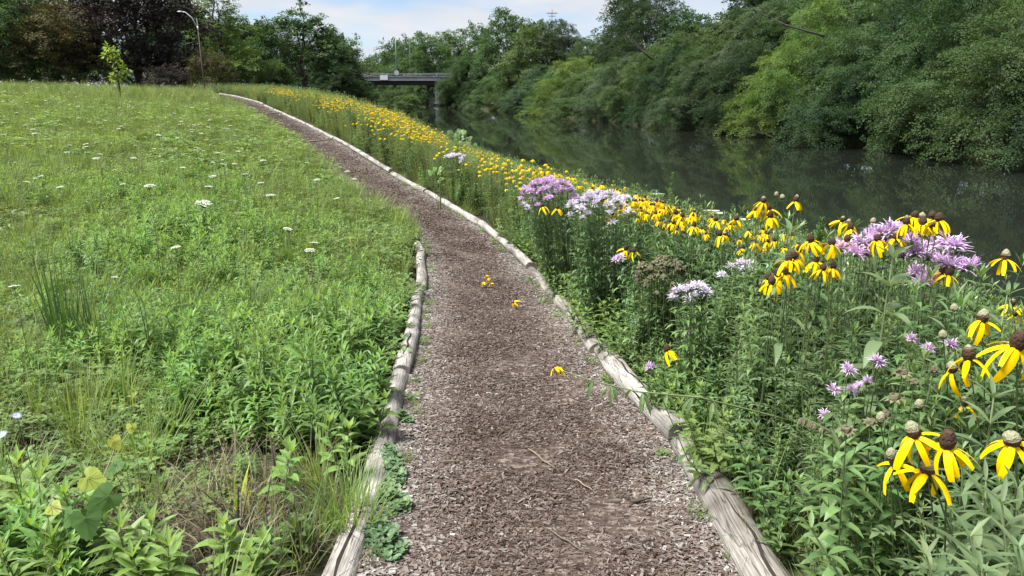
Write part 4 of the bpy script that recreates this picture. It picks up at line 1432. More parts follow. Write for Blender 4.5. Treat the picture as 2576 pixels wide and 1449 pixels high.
def project(p):
    q = np.asarray(p, float) - np.array([0, 0, CAMH])
    dep = q[..., 1] * CP - q[..., 2] * SP
    up_ = q[..., 1] * SP + q[..., 2] * CP
    return 1288 + q[..., 0] / dep * FPX, 724.5 - up_ / dep * FPX


def room(x, y, soft=0.0):
    """how tall a plant may stand before it tops the bank's skyline seen in the photograph"""
    z = ground(x, y)
    px, _ = project(np.stack([x, y, z], -1))
    line = np.interp(px, SIL_X, SIL_Y) + soft
    dy = -(line - 724.5) / FPX
    zz = CAMH + (-SP + dy * CP) / (CP + dy * SP) * y
    return zz - z


def region_bank(y0, y1, dens, dmin=.08):
    n = int(dens * (y1 - y0) * 9)
    y = RNG.uniform(y0, y1, n); t = RNG.uniform(0, 9.0, n)
    x = xr(y) + dmin + t
    k = (x < xb(y) + .25) & (x < .82 * y + 2.0)
    return x[k], y[k]


pos, scl, idx = [], [], []
for y0, y1, dens, s in ((.5, 5, 80, .92), (5, 10, 58, .95), (10, 20, 30, 1.0), (20, 40, 15, 1.12), (40, 85, 5, 1.35)):
    x, y = region_bank(y0, y1, dens)
    d = x - xr(y)
    h = np.where(y < 8, np.minimum(.36 + 1.15 * sstep(d / .95), 1.18), .45 + .8 * sstep(d / .55)) * s * RNG.uniform(.62, 1.1, len(x))
    h = np.minimum(h, np.maximum(room(x, y) * RNG.uniform(.7, 1.03, len(x)), .16))
    low = h < .42
    m = wob(x, y, .5, 9) + RNG.normal(0, .35, len(x))
    tall = np.where(m > .55, 3, np.where(m > .15, 0, np.where(m > -.25, 5, np.where(m > -.6, 1, 2))))
    feath = (RNG.random(len(x)) < np.clip((y - 6) / 9, 0.05, .8))
    tall = np.where(feath, np.where(RNG.random(len(x)) < .7, 4, 5), tall)
    i_ = np.where(low, RNG.integers(6, 8, len(x)), tall)
    base_h = np.array([.95, .85, .75, 1.0, .80, .90, .36, .30])[i_]
    pos.append(pack(x, y)); scl.append(h / base_h); idx.append(i_)
pos = np.concatenate(pos); scl = np.concatenate(scl); idx = np.concatenate(idx)
scatter("bank_plants", K_bank, pos, rrot(len(pos), .10), scl, idx, "dense green wild plants crowding the bank between path and river")
pos, scl, idx = [], [], []
for y0, y1, dens, s in ((.6, 6, 30, .8), (6, 14, 22, .9), (14, 40, 8, 1.2)):
    x, y = region_bank(y0, y1, dens, .04)
    d = x - xr(y)
    k = RNG.random(len(x)) < np.where(d < .5, .9, .35)
    x, y = x[k], y[k]
    pos.append(pack(x, y)); scl.append(np.minimum(s * RNG.uniform(.4, 1.0, len(x)), np.maximum(room(x, y), .2) / .5)); idx.append(RNG.integers(0, 4, len(x)))
pos = np.concatenate(pos); scl = np.concatenate(scl); idx = np.concatenate(idx)
scatter("bank_grass", K_tuft, pos, rrot(len(pos), .15), scl, idx, "green grass growing between the bank plants")
# plants of the far bank foot are hidden by the shrubs

# ------------------------------------------------------------------ coneflowers
def petal_mesh(L=.048, W=.0135, droop=1.0):
    b = MB()
    n = 5
    vs = []
    x, z, ang = .009, 0.0, -.25
    for i in range(n + 1):
        t = i / n
        w = W * .5 * (.35 + .65 * math.sin(math.pi * min(1, .12 + t * .78)) ** .7)
        vs += [(x, -w, z - w * .22), (x, 0, z + .0005), (x, w, z - w * .22)]
        ang -= (1.0 * droop) / n * (1.5 - t)
        x += math.cos(ang) * L / n; z += math.sin(ang) * L / n
    fs = []
    for i in range(n):
        a = i * 3
        fs += [(a, a + 1, a + 4, a + 3), (a + 1, a + 2, a + 5, a + 4)]
    b.add(vs, fs, 0, .6)
    return b.mesh("petal", [M['yellow']], True)


PET = [petal_mesh(.054, .0118, 1.0), petal_mesh(.050, .0105, .8), petal_mesh(.056, .0125, 1.15)]


def petals_joined(seed, n, droop=1.0):
    rg = random.Random(seed)
    b = MB()
    for k in range(n):
        src = PET[rg.randint(0, 2)]
        R = Matrix.Rotation(6.283 * k / n + rg.uniform(-.2, .2), 4, 'Z') @ Matrix.Rotation(rg.uniform(-.25, .35), 4, 'Y') @ Matrix.Scale(rg.uniform(.85, 1.12), 4)
        b.add([R @ v.co for v in src.vertices], [tuple(p.vertices) for p in src.polygons], 0, rg.random())
    return b.mesh("petals", [M['yellow']], True)


def cone_mesh(age, seed):
    """age 0: all brown; 1: grey-green bud"""
    rg = random.Random(seed)
    b = MB()
    rings, sides = 8, 12
    vs, fs, tt = [], [], []
    for i in range(rings + 1):
        t = i / rings
        q = math.sin(math.pi * (.14 + .86 * t)) ** .62 * .0098 if i < rings else .0008
        for k in range(sides):
            a = 2 * math.pi * (k + .5 * (i % 2)) / sides
            j = 1 + rg.uniform(-.07, .07)
            vs.append((math.cos(a) * q * j, math.sin(a) * q * j, -.003 + .0215 * t))
    for i in range(rings):
        for k in range(sides):
            k2 = (k + 1) % sides
            b_t = min(1, max(0, ((i / rings) - (.85 - .85 * age)) * 3)) * (.75 + .25 * age) + (.12 if age < .5 else .2)
            b.add([vs[i * sides + k], vs[i * sides + k2], vs[(i + 1) * sides + k2], vs[(i + 1) * sides + k]], [(0, 1, 2, 3)], 0, b_t + rg.uniform(-.1, .1))
    return b.mesh("cone", [M['cone']], False)


CONES = [cone_mesh(.05, 1), cone_mesh(.35, 2), cone_mesh(.6, 3), cone_mesh(1.0, 4)]
PETS = [petals_joined(60 + k, 8 + k % 5) for k in range(6)]


def pinnate(b, p, d, L, rg, mat=0, tint=.5, W=.016):
    """a leaf of narrow lobes"""
    d = Vector(d).normalized()
    s = d.cross(Vector((0, 0, 1))); s = s.normalized() if s.length > .01 else Vector((1, 0, 0))
    q = Vector(p)
    for k in range(4):
        t = (k + 1) / 4
        q2 = q + (d + Vector((0, 0, -.5)) * t).normalized() * (L / 4)
        if k < 3:
            for sg in (-1, 1):
                b.leaf(q2, d * .6 + s * sg * .8, (0, 0, 1), L * .42 * (1 - .18 * k), W, .3, 2, .25, mat, tint, .85)
        else:
            b.leaf(q, d + Vector((0, 0, -.45)), (0, 0, 1), L * .55, W * 1.15, .4, 2, .25, mat, tint, .85)
        q = q2


def stem_mesh(base, head, rg, nleaf=4, r=.0022, bow=.06, side_bud=False):
    """a coneflower stalk from its foot to its flower, in coordinates of the foot"""
    b = MB()
    B = Vector((0, 0, -.03)); Hd = Vector(head) - Vector(base)
    pts = []
    side = Vector((rg.uniform(-1, 1), rg.uniform(-1, 1), 0)) * bow * Hd.length
    for i in range(8):
        t = i / 7
        p = B.lerp(Hd, t)
        p += side * math.sin(math.pi * t) * .5
        lx_ = Vector((Hd.x, Hd.y, 0))
        p -= lx_ * (.35 * math.sin(math.pi * t) * .6)
        pts.append(p)
    b.tube(pts, [r * (1.25 - .6 * i / 7) for i in range(8)], 5, 1, rg.random(), cap=False)
    for k in range(nleaf):
        t = .10 + .55 * (k + rg.random() * .4) / max(1, nleaf)
        p = pts[0].lerp(pts[-1], t) if t < .05 else pts[min(6, int(t * 7))].lerp(pts[min(7, int(t * 7) + 1)], t * 7 - int(t * 7))
        a = rg.uniform(0, 6.28)
        pinnate(b, p, (math.cos(a), math.sin(a), .55), rg.uniform(.10, .17) * (1.2 - t), rg, 0, rg.random())
    d = (pts[-1] - pts[-2]).normalized()
    return b, d


GC = "yellow coneflowers on the near bank"


def coneflower(head, base, label, group, age=.2, big=True, size=1.0, petals=None, nleaf=4, bud=False):
    rg = random.Random(int(abs(head[0] * 7919 + head[1] * 104729 + head[2] * 1299709) * 10) % 1000003)
    e = empty("yellow_coneflower", tuple(base), label, "flower", group)
    b, d = stem_mesh(base, head, rg, nleaf, .0021 * size)
    link("stem", b.mesh("stem", [M['sage'], M['stem']]), e)
    hd = Vector(head) - Vector(base)
    tilt = (Vector((0, 0, 1)) * .75 + d * .55 + Vector((rg.uniform(-.25, .25), rg.uniform(-.25, .25), 0))).normalized()
    rot = tilt.to_track_quat('Z', 'Y').to_euler()
    ci = 3 if bud else min(2, int(age * 3))
    cs_ = size * (1.28 if not bud else 1.15)
    cone = link("cone", CONES[ci], e, tuple(hd), rot, (cs_ * rg.uniform(.88, 1.05), cs_ * rg.uniform(.88, 1.05), cs_ * rg.uniform(.95, 1.3)))
    if bud:
        return e
    if big:
        n = petals or rg.randint(6, 10)
        R0 = tilt.to_track_quat('Z', 'Y').to_matrix().to_4x4()
        for k in range(n):
            Rm = R0 @ Matrix.Rotation(6.283 * k / n + rg.uniform(-.22, .22), 4, 'Z') @ Matrix.Rotation(rg.uniform(-.45, .35), 4, 'Y') @ Matrix.Rotation(rg.uniform(-.5, .5), 4, 'X') @ Matrix.Scale(rg.uniform(.7, 1.12) * size, 4)
            if rg.random() < .07: continue
            link("petal", PET[rg.randint(0, 2)], e, tuple(hd - tilt * .002), Rm.to_euler(), tuple([Rm.to_scale()[0]] * 3))
    else:
        rz = (tilt.to_track_quat('Z', 'Y').to_matrix().to_4x4() @ Matrix.Rotation(rg.uniform(0, 6.28), 4, 'Z')).to_euler()
        link("petals", PETS[rg.randint(0, 5)], e, tuple(hd - tilt * .002), rz, (size, size, size))
    return e


def foot(head, dx, dy):
    x, y = head[0] + dx, head[1] + dy
    x = max(x, float(xr(y)) + .14)
    return (x, y, gz(x, y))


# the flowers that can be told apart: (column, row, depth, age, size, label)
near_cf = [
    (2300, 1095, 1.38, .7, 1.12, "lowest coneflower cluster's upper flower with grey crown and dark ring"),
    (2382, 1122, 1.34, .2, 1.15, "coneflower with dark brown cone and long petals swept sideways near the lower corner"),
    (2333, 1188, 1.40, .8, 1.1, "lowest coneflower, greenish cone with sparse petals above the pale leaves"),
    (2252, 1168, 1.52, .8, 1.0, "small coneflower with greenish cone at the lower cluster's left"),
    (2546, 1114, 1.38, .7, 1.12, "coneflower at the frame edge level with the lowest cluster"),
    (2558, 872, 1.36, .1, 1.15, "large coneflower with brown cone cut by the frame edge halfway up"),
    (2436, 902, 1.78, .4, 1.08, "full coneflower with brown-grey cone facing the path beside a half open one"),
    (2396, 932, 1.84, .9, .95, "half open coneflower with grey cone just left of a full one"),
    (2425, 1018, 2.05, .4, .85, "small ragged coneflower with thin petals below the full one"),
    (2470, 806, 1.90, .8, 1.1, "coneflower with large pale grey cone below the lone tall one"),
    (2528, 652, 2.25, .7, 1.0, "lone tall coneflower against the water at the far side of the bergamot"),
    (2544, 768, 2.5, .5, .9, "upper of two small coneflowers by the lone tall one"),
    (2552, 792, 2.5, .1, .9, "lower of two small coneflowers by the lone tall one"),
    (2300, 546, 2.62, .3, 1.0, "top left flower of the high coneflower bunch above the bergamot"),
    (2318, 551, 2.74, .7, .95, "back flower of the high coneflower bunch"),
    (2343, 548, 2.66, .1, 1.0, "dark coned flower at the top of the high coneflower bunch"),
    (2362, 554, 2.52, .1, 1.1, "largest flower at the outer end of the high coneflower bunch"),
    (2280, 563, 2.60, .5, 1.0, "leftmost flower of the high coneflower bunch over the bergamot"),
    (2322, 566, 2.58, .2, 1.0, "front middle flower of the high coneflower bunch"),
    (2345, 570, 2.58, .2, 1.0, "front lower flower of the high coneflower bunch"),
    (1920, 508, 3.40, .6, 1.0, "topmost coneflower of the small group against the dark water"),
    (1935, 527, 3.40, .1, 1.0, "dark coned flower of the small group against the water"),
    (1902, 530, 3.50, .4, 1.0, "left flower of the small group against the water"),
    (1938, 546, 3.30, .0, 1.05, "lowest flower of the small group against the water"),
    (2001, 507, 3.30, .5, 1.0, "single slender coneflower against the water right of the small group"),
    (2118, 556, 3.30, .5, 1.0, "left of three coneflowers in front of the water"),
    (2140, 577, 3.25, .2, 1.0, "lowest of three coneflowers in front of the water"),
    (2134, 562, 3.40, .7, .8, "small middle one of three coneflowers in front of the water"),
    (2040, 607, 2.90, .0, 1.1, "dark coned coneflower above the bunched pair beside the lance leaf"),
    (2092, 614, 2.80, .0, 1.12, "full coneflower with near black cone left of the bergamot"),
    (2131, 606, 2.90, .1, 1.05, "coneflower with brown cone set among the first bergamot heads"),
    (2010, 631, 3.00, .0, .95, "small dark coneflower between the lance leaf and the bunched pair"),
    (2207, 604, 2.80, .0, 1.05, "coneflower in the middle of the bergamot heads"),
    (2252, 600, 2.80, .5, .9, "narrow coneflower close behind the whorled lance plant"),
    (1999, 648, 2.72, .0, 1.05, "right one of the bunched coneflower pair"),
    (1984, 656, 2.68, .0, 1.05, "left one of the bunched coneflower pair"),
    (2052, 658, 2.90, .2, .95, "upper flower of the small bunch below the near black cone"),
    (2068, 668, 2.95, .0, .95, "rear flower of the small bunch below the near black cone"),
    (2069, 679, 2.80, .0, 1.0, "front flower of the small bunch below the near black cone"),
    (2096, 673, 2.80, .1, 1.0, "right flower of the small bunch below the near black cone"),
    (1934, 702, 2.80, .0, 1.0, "upper left flower of the lower coneflower trio"),
    (1957, 694, 2.75, .0, 1.0, "middle flower of the lower coneflower trio"),
    (1978, 690, 2.72, .0, 1.05, "right flower of the lower coneflower trio"),
    (1940, 714, 2.66, .1, 1.05, "front flower of the lower coneflower trio"),
    (2372, 686, 2.65, .1, 1.1, "wide open coneflower at the right foot of the bergamot heads"),
    (2386, 692, 2.60, .1, 1.0, "front coneflower at the right foot of the bergamot heads"),
    (1680, 882, 2.62, .1, .95, "coneflower hanging sideways at the path edge below the bergamot"),
    (1700, 538, 4.60, .1, 1.1, "left coneflower beside the mugwort spire"),
    (1716, 545, 4.45, .1, 1.15, "full coneflower right of the mugwort spire"),
    (1746, 570, 4.20, .1, 1.05, "coneflower right of the full one by the spire"),
    (1800, 556, 4.20, .3, 1.0, "middle coneflower of the row before the water"),
    (1811, 592, 4.00, .0, 1.1, "low wide coneflower of the row before the water"),
    (1852, 553, 4.00, .1, 1.05, "last coneflower of the row before the water"),
    (1574, 628, 4.40, .1, 1.0, "left coneflower of the pair among pale bergamot leaves"),
    (1595, 633, 4.35, .1, 1.05, "right coneflower of the pair among pale bergamot leaves"),
    (1365, 520, 6.2, .2, 1.3, "coneflower tuft in front of the purple bergamot dome"),
    (1402, 524, 6.3, .2, 1.2, "coneflower right below the purple bergamot dome"),
    (1540, 540, 5.3, .2, 1.1, "coneflower over the white bergamot"),
]
RNG2 = random.Random(9)
for (px, py, dep, age, sz, lab) in near_cf:
    h = at_depth(px, py, dep)
    f = foot(h, RNG2.uniform(.12, .34) if dep < 2.3 else RNG2.uniform(-.05, .15), RNG2.uniform(-.05, .15))
    coneflower(h, f, lab, GC, age, True, sz * 1.12, nleaf=5)
for px, py, dep, lab in [(2214, 1058, 1.8, "green coneflower bud left of the lower cluster"), (2312, 1023, 1.82, "green coneflower bud above the lower cluster"),
                         (2240, 1150, 1.5, "round green bud in the lower coneflower cluster"), (1953, 492, 3.4, "tall green bud beside the group against the water"),
                         (1968, 500, 3.4, "second tall green bud beside the group against the water"), (2372, 848, 2.0, "grey green bud under the pale coned flower"),
                         (2400, 780, 2.3, "pale bud by the water right of the bergamot"), (2195, 560, 3.0, "bud rising behind the bergamot heads")]:
    h = at_depth(px, py, dep)
    coneflower(h, foot(h, .15, .1), lab, "coneflower buds", 1, False, 1.05, bud=True)

# the many flowers of the drift further along the bank: things that only the drift tells apart
drift = []
cf_rng = random.Random(21)
while len(drift) < 190:
    px = 1270 + 760 * cf_rng.random() ** 1.35
    sil = float(np.interp(px, SIL_X, SIL_Y))
    py = sil + 8 + 135 * cf_rng.random() * (1 if px < 1700 else 1.2)
    hh = cf_rng.uniform(.85, 1.12)
    p = hit_ground(px, py, hh, 20)
    if p[1] < 4.2 or p[1] > 13 or p[0] < xr(p[1]) + .5 or p[0] > xb(p[1]): continue
    if float(wob(p[0], p[1], 1.1, 5)) + cf_rng.uniform(-.5, .6) < -.05: continue
    drift.append(p)
for p in drift:
    px_d, py_d = project(p)
    zone = ["left of the purple bergamot dome", "around the purple bergamot dome", "around the white bergamot clump", "around the tall mugwort spire", "right of the mugwort spire",
            "behind the lower coneflower trio"][int(np.searchsorted([1320, 1450, 1610, 1740, 1870], px_d))]
    rank = "highest" if py_d < np.interp(px_d, SIL_X, SIL_Y) + 18 else ("middle" if py_d < np.interp(px_d, SIL_X, SIL_Y) + 46 else "lowest")
    coneflower(p, foot(p, cf_rng.uniform(-.08, .12), cf_rng.uniform(-.08, .1)), "yellow coneflower in the %s tier of the drift %s" % (rank, zone),
               "yellow coneflowers in the mixed drift", cf_rng.uniform(0, .7), False, cf_rng.uniform(.72, 1.02), nleaf=3)

# the far yellow carpet
def far_cone_plant(seed, heads):
    rg = random.Random(seed)
    b = MB()
    for k in range(heads):
        x, y = rg.gauss(0, .17), rg.gauss(0, .17)
        h = rg.uniform(.78, 1.08)
        b.tube([(x * .5, y * .5, 0), (x * .8, y * .8, h * .5), (x, y, h)], [.003, .0025, .002], 3, 1, .5, cap=False)
        for j in range(3):
            a = rg.uniform(0, 6.28)
            pinnate(b, (x * .7, y * .7, h * rg.uniform(.2, .7)), (math.cos(a), math.sin(a), .5), .13, rg, 0, rg.random())
        n = rg.randint(6, 8)
        for j in range(n):
            a = 6.283 * j / n + rg.uniform(-.2, .2); L = rg.uniform(.030, .042)
            ox, oy = math.cos(a), math.sin(a)
            w = .0062
            p0 = Vector((x + ox * .006, y + oy * .006, h)); p1 = p0 + Vector((ox * L * .55, oy * L * .55, -L * .32)); p2 = p1 + Vector((ox * L * .2, oy * L * .2, -L * .55))
            s = Vector((-oy, ox, 0)) * w
            b.add([p0 - s * .5, p0 + s * .5, p1 + s, p1 - s, p2 + s * .7, p2 - s * .7], [(0, 1, 2, 3), (3, 2, 4, 5)], 2, rg.random())
        b.blob((x, y, h + .008), (.009, .009, .012), 3, 6, 3, .2)
    return b.mesh("far_coneflowers", [M['feather'], M['stem'], M['yellow'], M['cone']])


K_far = [far_cone_plant(80 + k, 6 + 2 * k) for k in range(4)]
pos, scl = [], []
for y0, y1, dens in ((8.5, 14, 13), (14, 24, 14), (24, 48, 7)):
    x, y = region_bank(y0, y1, dens)
    d = (x - xr(y)) / np.maximum(xb(y) - xr(y), 2)
    pz = np.exp(-((d - .42) / .36) ** 2) * np.clip(.50 + .8 * wob(x, y, .55, 6), .10, 1) * np.where(y < 24, 1.6, 1.25)
    px_, py__ = project(np.stack([x, y, ground(x, y) + 1.0], -1))
    pz = np.where(px_ < 690, pz * .15, pz)
    k = (RNG.random(len(x)) < pz) & (room(x, y, 8) > .55)
    x, y = x[k], y[k]
    pos.append(pack(x, y)); scl.append(np.minimum(RNG.uniform(.85, 1.1, len(x)), room(x, y, 10) / .98 * RNG.uniform(.8, 1.0, len(x))))
pos = np.concatenate(pos); scl = np.concatenate(scl)
scatter("coneflower_carpet", K_far, pos, rrot(len(pos), .06), scl, RNG.integers(0, 4, len(pos)), "carpet of yellow coneflowers running up the bank towards the bridge")

# ------------------------------------------------------------------ bergamot
def berg_head(seed, mat, n=46, R=.024):
    rg = random.Random(seed)
    b = MB()
    for k in range(n):
        a = rg.uniform(0, 6.283); el = rg.uniform(-.15, 1.1)
        d = Vector((math.cos(a) * math.cos(el), math.sin(a) * math.cos(el), math.sin(el)))
        p0 = d * .006; L = R * rg.uniform(.7, 1.15)
        p1 = p0 + d * L * .6 + Vector((0, 0, .004)); p2 = p1 + (d + Vector((rg.uniform(-.5, .5), rg.uniform(-.5, .5), -.35))) * L * .5
        s = d.cross(Vector((0, 0, 1)))
        s = (s.normalized() if s.length > .01 else Vector((1, 0, 0))) * .0020
        b.add([p0 - s * .5, p0 + s * .5, p1 + s, p1 - s, p2 + s * .35, p2 - s * .35], [(0, 1, 2, 3), (3, 2, 4, 5)], 0, rg.random())
        u = d.cross(s).normalized() * .0016
        b.add([p0 - u * .5, p0 + u * .5, p1 + u, p1 - u], [(0, 1, 2, 3)], 0, rg.random())
    b.blob((0, 0, .001), (.009, .009, .007), 4, 8, 1, .4, .1)
    for k in range(7):
        a = k * .9
        b.leaf((0, 0, -.004), (math.cos(a), math.sin(a), .05), (0, 0, 1), .022, .009, .2, 2, .2, 1, .8)
    return b.mesh("flower_head", [mat, M['sage']])


BH = {'lav': [berg_head(300 + k, M['lavender']) for k in range(3)], 'pale': [berg_head(310 + k, M['palelav'], 28) for k in range(3)]}


def seed_head(seed):
    rg = random.Random(seed)
    b = MB(); b.blob((0, 0, 0), (.012, .012, .010), 4, 8, 0, .3, .25)
    for k in range(8):
        a = k * .79
        b.leaf((0, 0, -.004), (math.cos(a), math.sin(a), .1), (0, 0, 1), .024, .010, .3, 2, .2, 0, rg.random())
    return b.mesh("seed_head", [M['seedhead']])


BH['seed'] = [seed_head(320 + k) for k in range(2)]


def bergamot(heads, kind, label, leafmat_='dark', leafL=.07, leafW=.022, size=1.0, spread=.55, group="bergamot plants", foot_shift=(0, 0), pairs=8):
    rg = random.Random(len(heads) * 31 + int(heads[0][0] * 1000))
    H = np.array(heads)
    c = H.mean(0)
    bx, by = c[0] + foot_shift[0], c[1] + foot_shift[1]
    bx = max(bx, float(xr(by)) + .22)
    bz = gz(bx, by)
    e = empty("bergamot", (bx, by, bz), label, "flower", group)
    b = MB()
    for h in H:
        hd = Vector(h) - Vector((bx, by, bz))
        st = Vector((hd.x * (1 - spread), hd.y * (1 - spread), -.03))
        st = Vector((hd.x * .35 + rg.uniform(-.03, .03), hd.y * .35 + rg.uniform(-.03, .03), -.03))
        pts = [st, st.lerp(hd, .35) + Vector((hd.x * .12, hd.y * .12, 0)), st.lerp(hd, .7) + Vector((hd.x * .06, hd.y * .06, 0)), hd]
        b.tube(pts, [.0026, .0024, .002, .0014], 4, 1, rg.random(), cap=False)
        a0 = rg.uniform(0, 3.1)
        for k in range(pairs):
            t = .18 + .78 * k / pairs
            q = t * 3; i = min(2, int(q)); p = pts[i].lerp(pts[i + 1], q - i)
            a0 += 1.57
            for sg in (0, math.pi):
                sz = rg.uniform(.7, 1.15) * (1.1 - .45 * t)
                b.leaf(p, (math.cos(a0 + sg), math.sin(a0 + sg), rg.uniform(-.05, .5)), (0, 0, 1), leafL * sz, leafW * sz, rg.uniform(.3, .9), 3, .3, 0, rg.random(), .75)
    link("foliage", b.mesh("foliage", [M[leafmat_], M['stem']]), e)
    for h in H:
        hd = Vector(h) - Vector((bx, by, bz))
        lst = BH[kind]
        link("flower_head" if kind != 'seed' else "seed_head", lst[rg.randint(0, len(lst) - 1)], e, tuple(hd), (rg.uniform(-.35, .35), rg.uniform(-.35, .35), rg.uniform(0, 6.28)), tuple([size * rg.uniform(.85, 1.12)] * 3))
    return e


def hp(lst, dep, jit=.12):
    rg = random.Random(len(lst))
    return [at_depth(a, b, dep + rg.uniform(-jit, jit)) for a, b in lst]


bergamot(hp([(2168, 612), (2185, 596), (2200, 588), (2236, 584), (2252, 580), (2222, 603), (2150, 640), (2118, 628), (2178, 640), (2160, 622), (2215, 590)], 2.95), 'lav', "lavender bergamot with many heads around the middle coneflower", 'dark', .085, .028, 1.7)
bergamot(hp([(2290, 612), (2318, 628), (2345, 622), (2382, 616), (2412, 634), (2335, 650), (2368, 660), (2300, 640), (2395, 652), (2275, 645), (2405, 622)], 2.9), 'lav', "lavender bergamot reaching farthest over the water right of the whorled plant", 'dark', .085, .028, 1.7)
bergamot(hp([(2330, 708), (2318, 715), (2420, 676), (2392, 672), (2345, 702), (2300, 690), (2440, 672)], 2.75), 'lav', "low lavender bergamot under the right coneflowers", 'dark', .085, .03, 1.7)
bergamot([h + np.array([0, 0, 0]) for h in hp([(2225 + 8 * k, 760 + 22 * (k % 3)) for k in range(4)], 2.9)], 'seed', "leafy dark plant with drooping leaves below the bergamot heads", 'dark', .11, .042, .6, pairs=11)
# the purple dome
rg_ = random.Random(4)


def dome(cx, cy, dep, w, h, n, seed):
    rg = random.Random(seed)
    c = at_depth(cx, cy, dep)
    k = dep / FPX
    out = []
    for i in range(n):
        a = rg.uniform(0, 6.283); q = math.sqrt(rg.random())
        out.append(c + np.array([math.cos(a) * q * w * .5 * k, math.sin(a) * q * w * .4 * k, (math.sqrt(max(0, 1 - q * q)) * .9 - .35 + rg.uniform(-.08, .08)) * h * k]))
    return out


bergamot(dome(1378, 488, 6.6, 140, 62, 74, 5), 'lav', "dome of purple bergamot standing highest beside the far bend", 'dark', .075, .022, 1.45, pairs=7)
bergamot(dome(1505, 530, 5.3, 165, 75, 58, 6), 'pale', "nearly white bergamot clump right of the purple dome", 'dark', .085, .026, 1.35, pairs=10)
bergamot(dome(1570, 512, 6.0, 70, 26, 14, 7), 'pale', "small pale bergamot behind the white clump", 'bank', .07, .02, 1.3)
bergamot(dome(1740, 752, 3.7, 95, 60, 17, 8), 'pale', "pale lavender bergamot low beside the spent brown heads", 'bank', .09, .024, 1.3)
bergamot(dome(1870, 690, 3.9, 110, 50, 15, 9), 'pale', "faint pale bergamot between the coneflower trio and the spent heads", 'bank', .08, .022, 1.2)
bergamot(dome(1148, 402, 11.5, 85, 22, 26, 10), 'pale', "small pinkish bergamot far up the bank by the yellow carpet", 'bank', .07, .02, 1.6, pairs=5)
bergamot(dome(1665, 700, 4.5, 150, 90, 60, 11), 'seed', "spent bergamot with dry brown seed heads near the path edge", 'bank', .07, .02, 1.5, pairs=6)
bergamot(hp([(2132, 932), (2096, 982), (2160, 975), (2180, 962), (2200, 908), (2290, 856), (2332, 880), (2210, 915), (2140, 985), (2075, 1045), (2390, 870)], 2.15), 'lav', "withering bergamot with small pinkish heads below the whorled plant", 'bank', .085, .03, .85, pairs=11)
bergamot(hp([(2270, 935), (2250, 1000), (2190, 1060), (2300, 960), (2350, 930), (2230, 1040), (2130, 1080)], 2.0), 'seed', "leafy bergamot gone to seed above the lower coneflower cluster", 'bank', .09, .032, 1.1, pairs=12)
bergamot(hp([(1636, 926)], 2.9), 'lav', "single lavender flower low at the path edge", 'bank', .07, .02, 1.0)
bergamot(hp([(1560, 650), (1548, 655), (1735, 835)], 4.2), 'lav', "two small lavender heads under the coneflower pair", 'bank', .07, .02, 1.0)
bergamot(hp([(1325, 522), (1318, 515), (1330, 530)], 6.5), 'pale', "few pale heads at the left foot of the purple dome", 'bank', .07, .02, 1.3)

# ------------------------------------------------------------------ tall lance-leaved plants
def lance_plant(px, py, dep, h, label, leafL=.15, leafW=.034, whorls=8, mat='sage', lean=(0, 0), tilt=0):
    top = at_depth(px, py, dep)
    bx, by = top[0] + lean[0], top[1] + lean[1]
    bx = max(bx, float(xr(by)) + .2) if px > 1288 else bx
    bz = gz(bx, by)
    e = empty("lance_leaf_plant", (bx, by, bz), label, "plant")
    rg = random.Random(int(px * 3 + py))
    T = Vector(top) - Vector((bx, by, bz))
    b = MB()
    pts = [Vector((0, 0, -.03)), T * .33 + Vector((.01, 0, 0)), T * .66, T]
    b.tube(pts, [.0055, .005, .004, .002], 6, 0, .6)
    link("stem", b.mesh("stem", [M['stem']], True), e)
    a0 = rg.uniform(0, 6.28)
    made = None
    for w in range(whorls):
        t = .30 + .70 * (w + 1) / whorls
        p = T * t
        n = 3 if w < whorls - 2 else 4
        for k in range(n):
            an = a0 + k * 6.283 / n + rg.uniform(-.15, .15)
            s = (1.0 if w < whorls - 3 else (.95, .8, .55)[w - whorls + 3]) * rg.uniform(.85, 1.1)
            u = .25 + .75 * max(0, t - .75) * 3.2
            L = MB(); L.leaf((0, 0, 0), (math.cos(an), math.sin(an), u), (0, 0, 1), leafL * s, leafW * s, rg.uniform(.35, .65) * (1.2 - .8 * max(0, t - .8) * 5), 6, .32, 0, rg.uniform(.3, .9))
            link("leaf", L.mesh("leaf", [M[mat]], True), e, tuple(p))
        a0 += .9
    return e


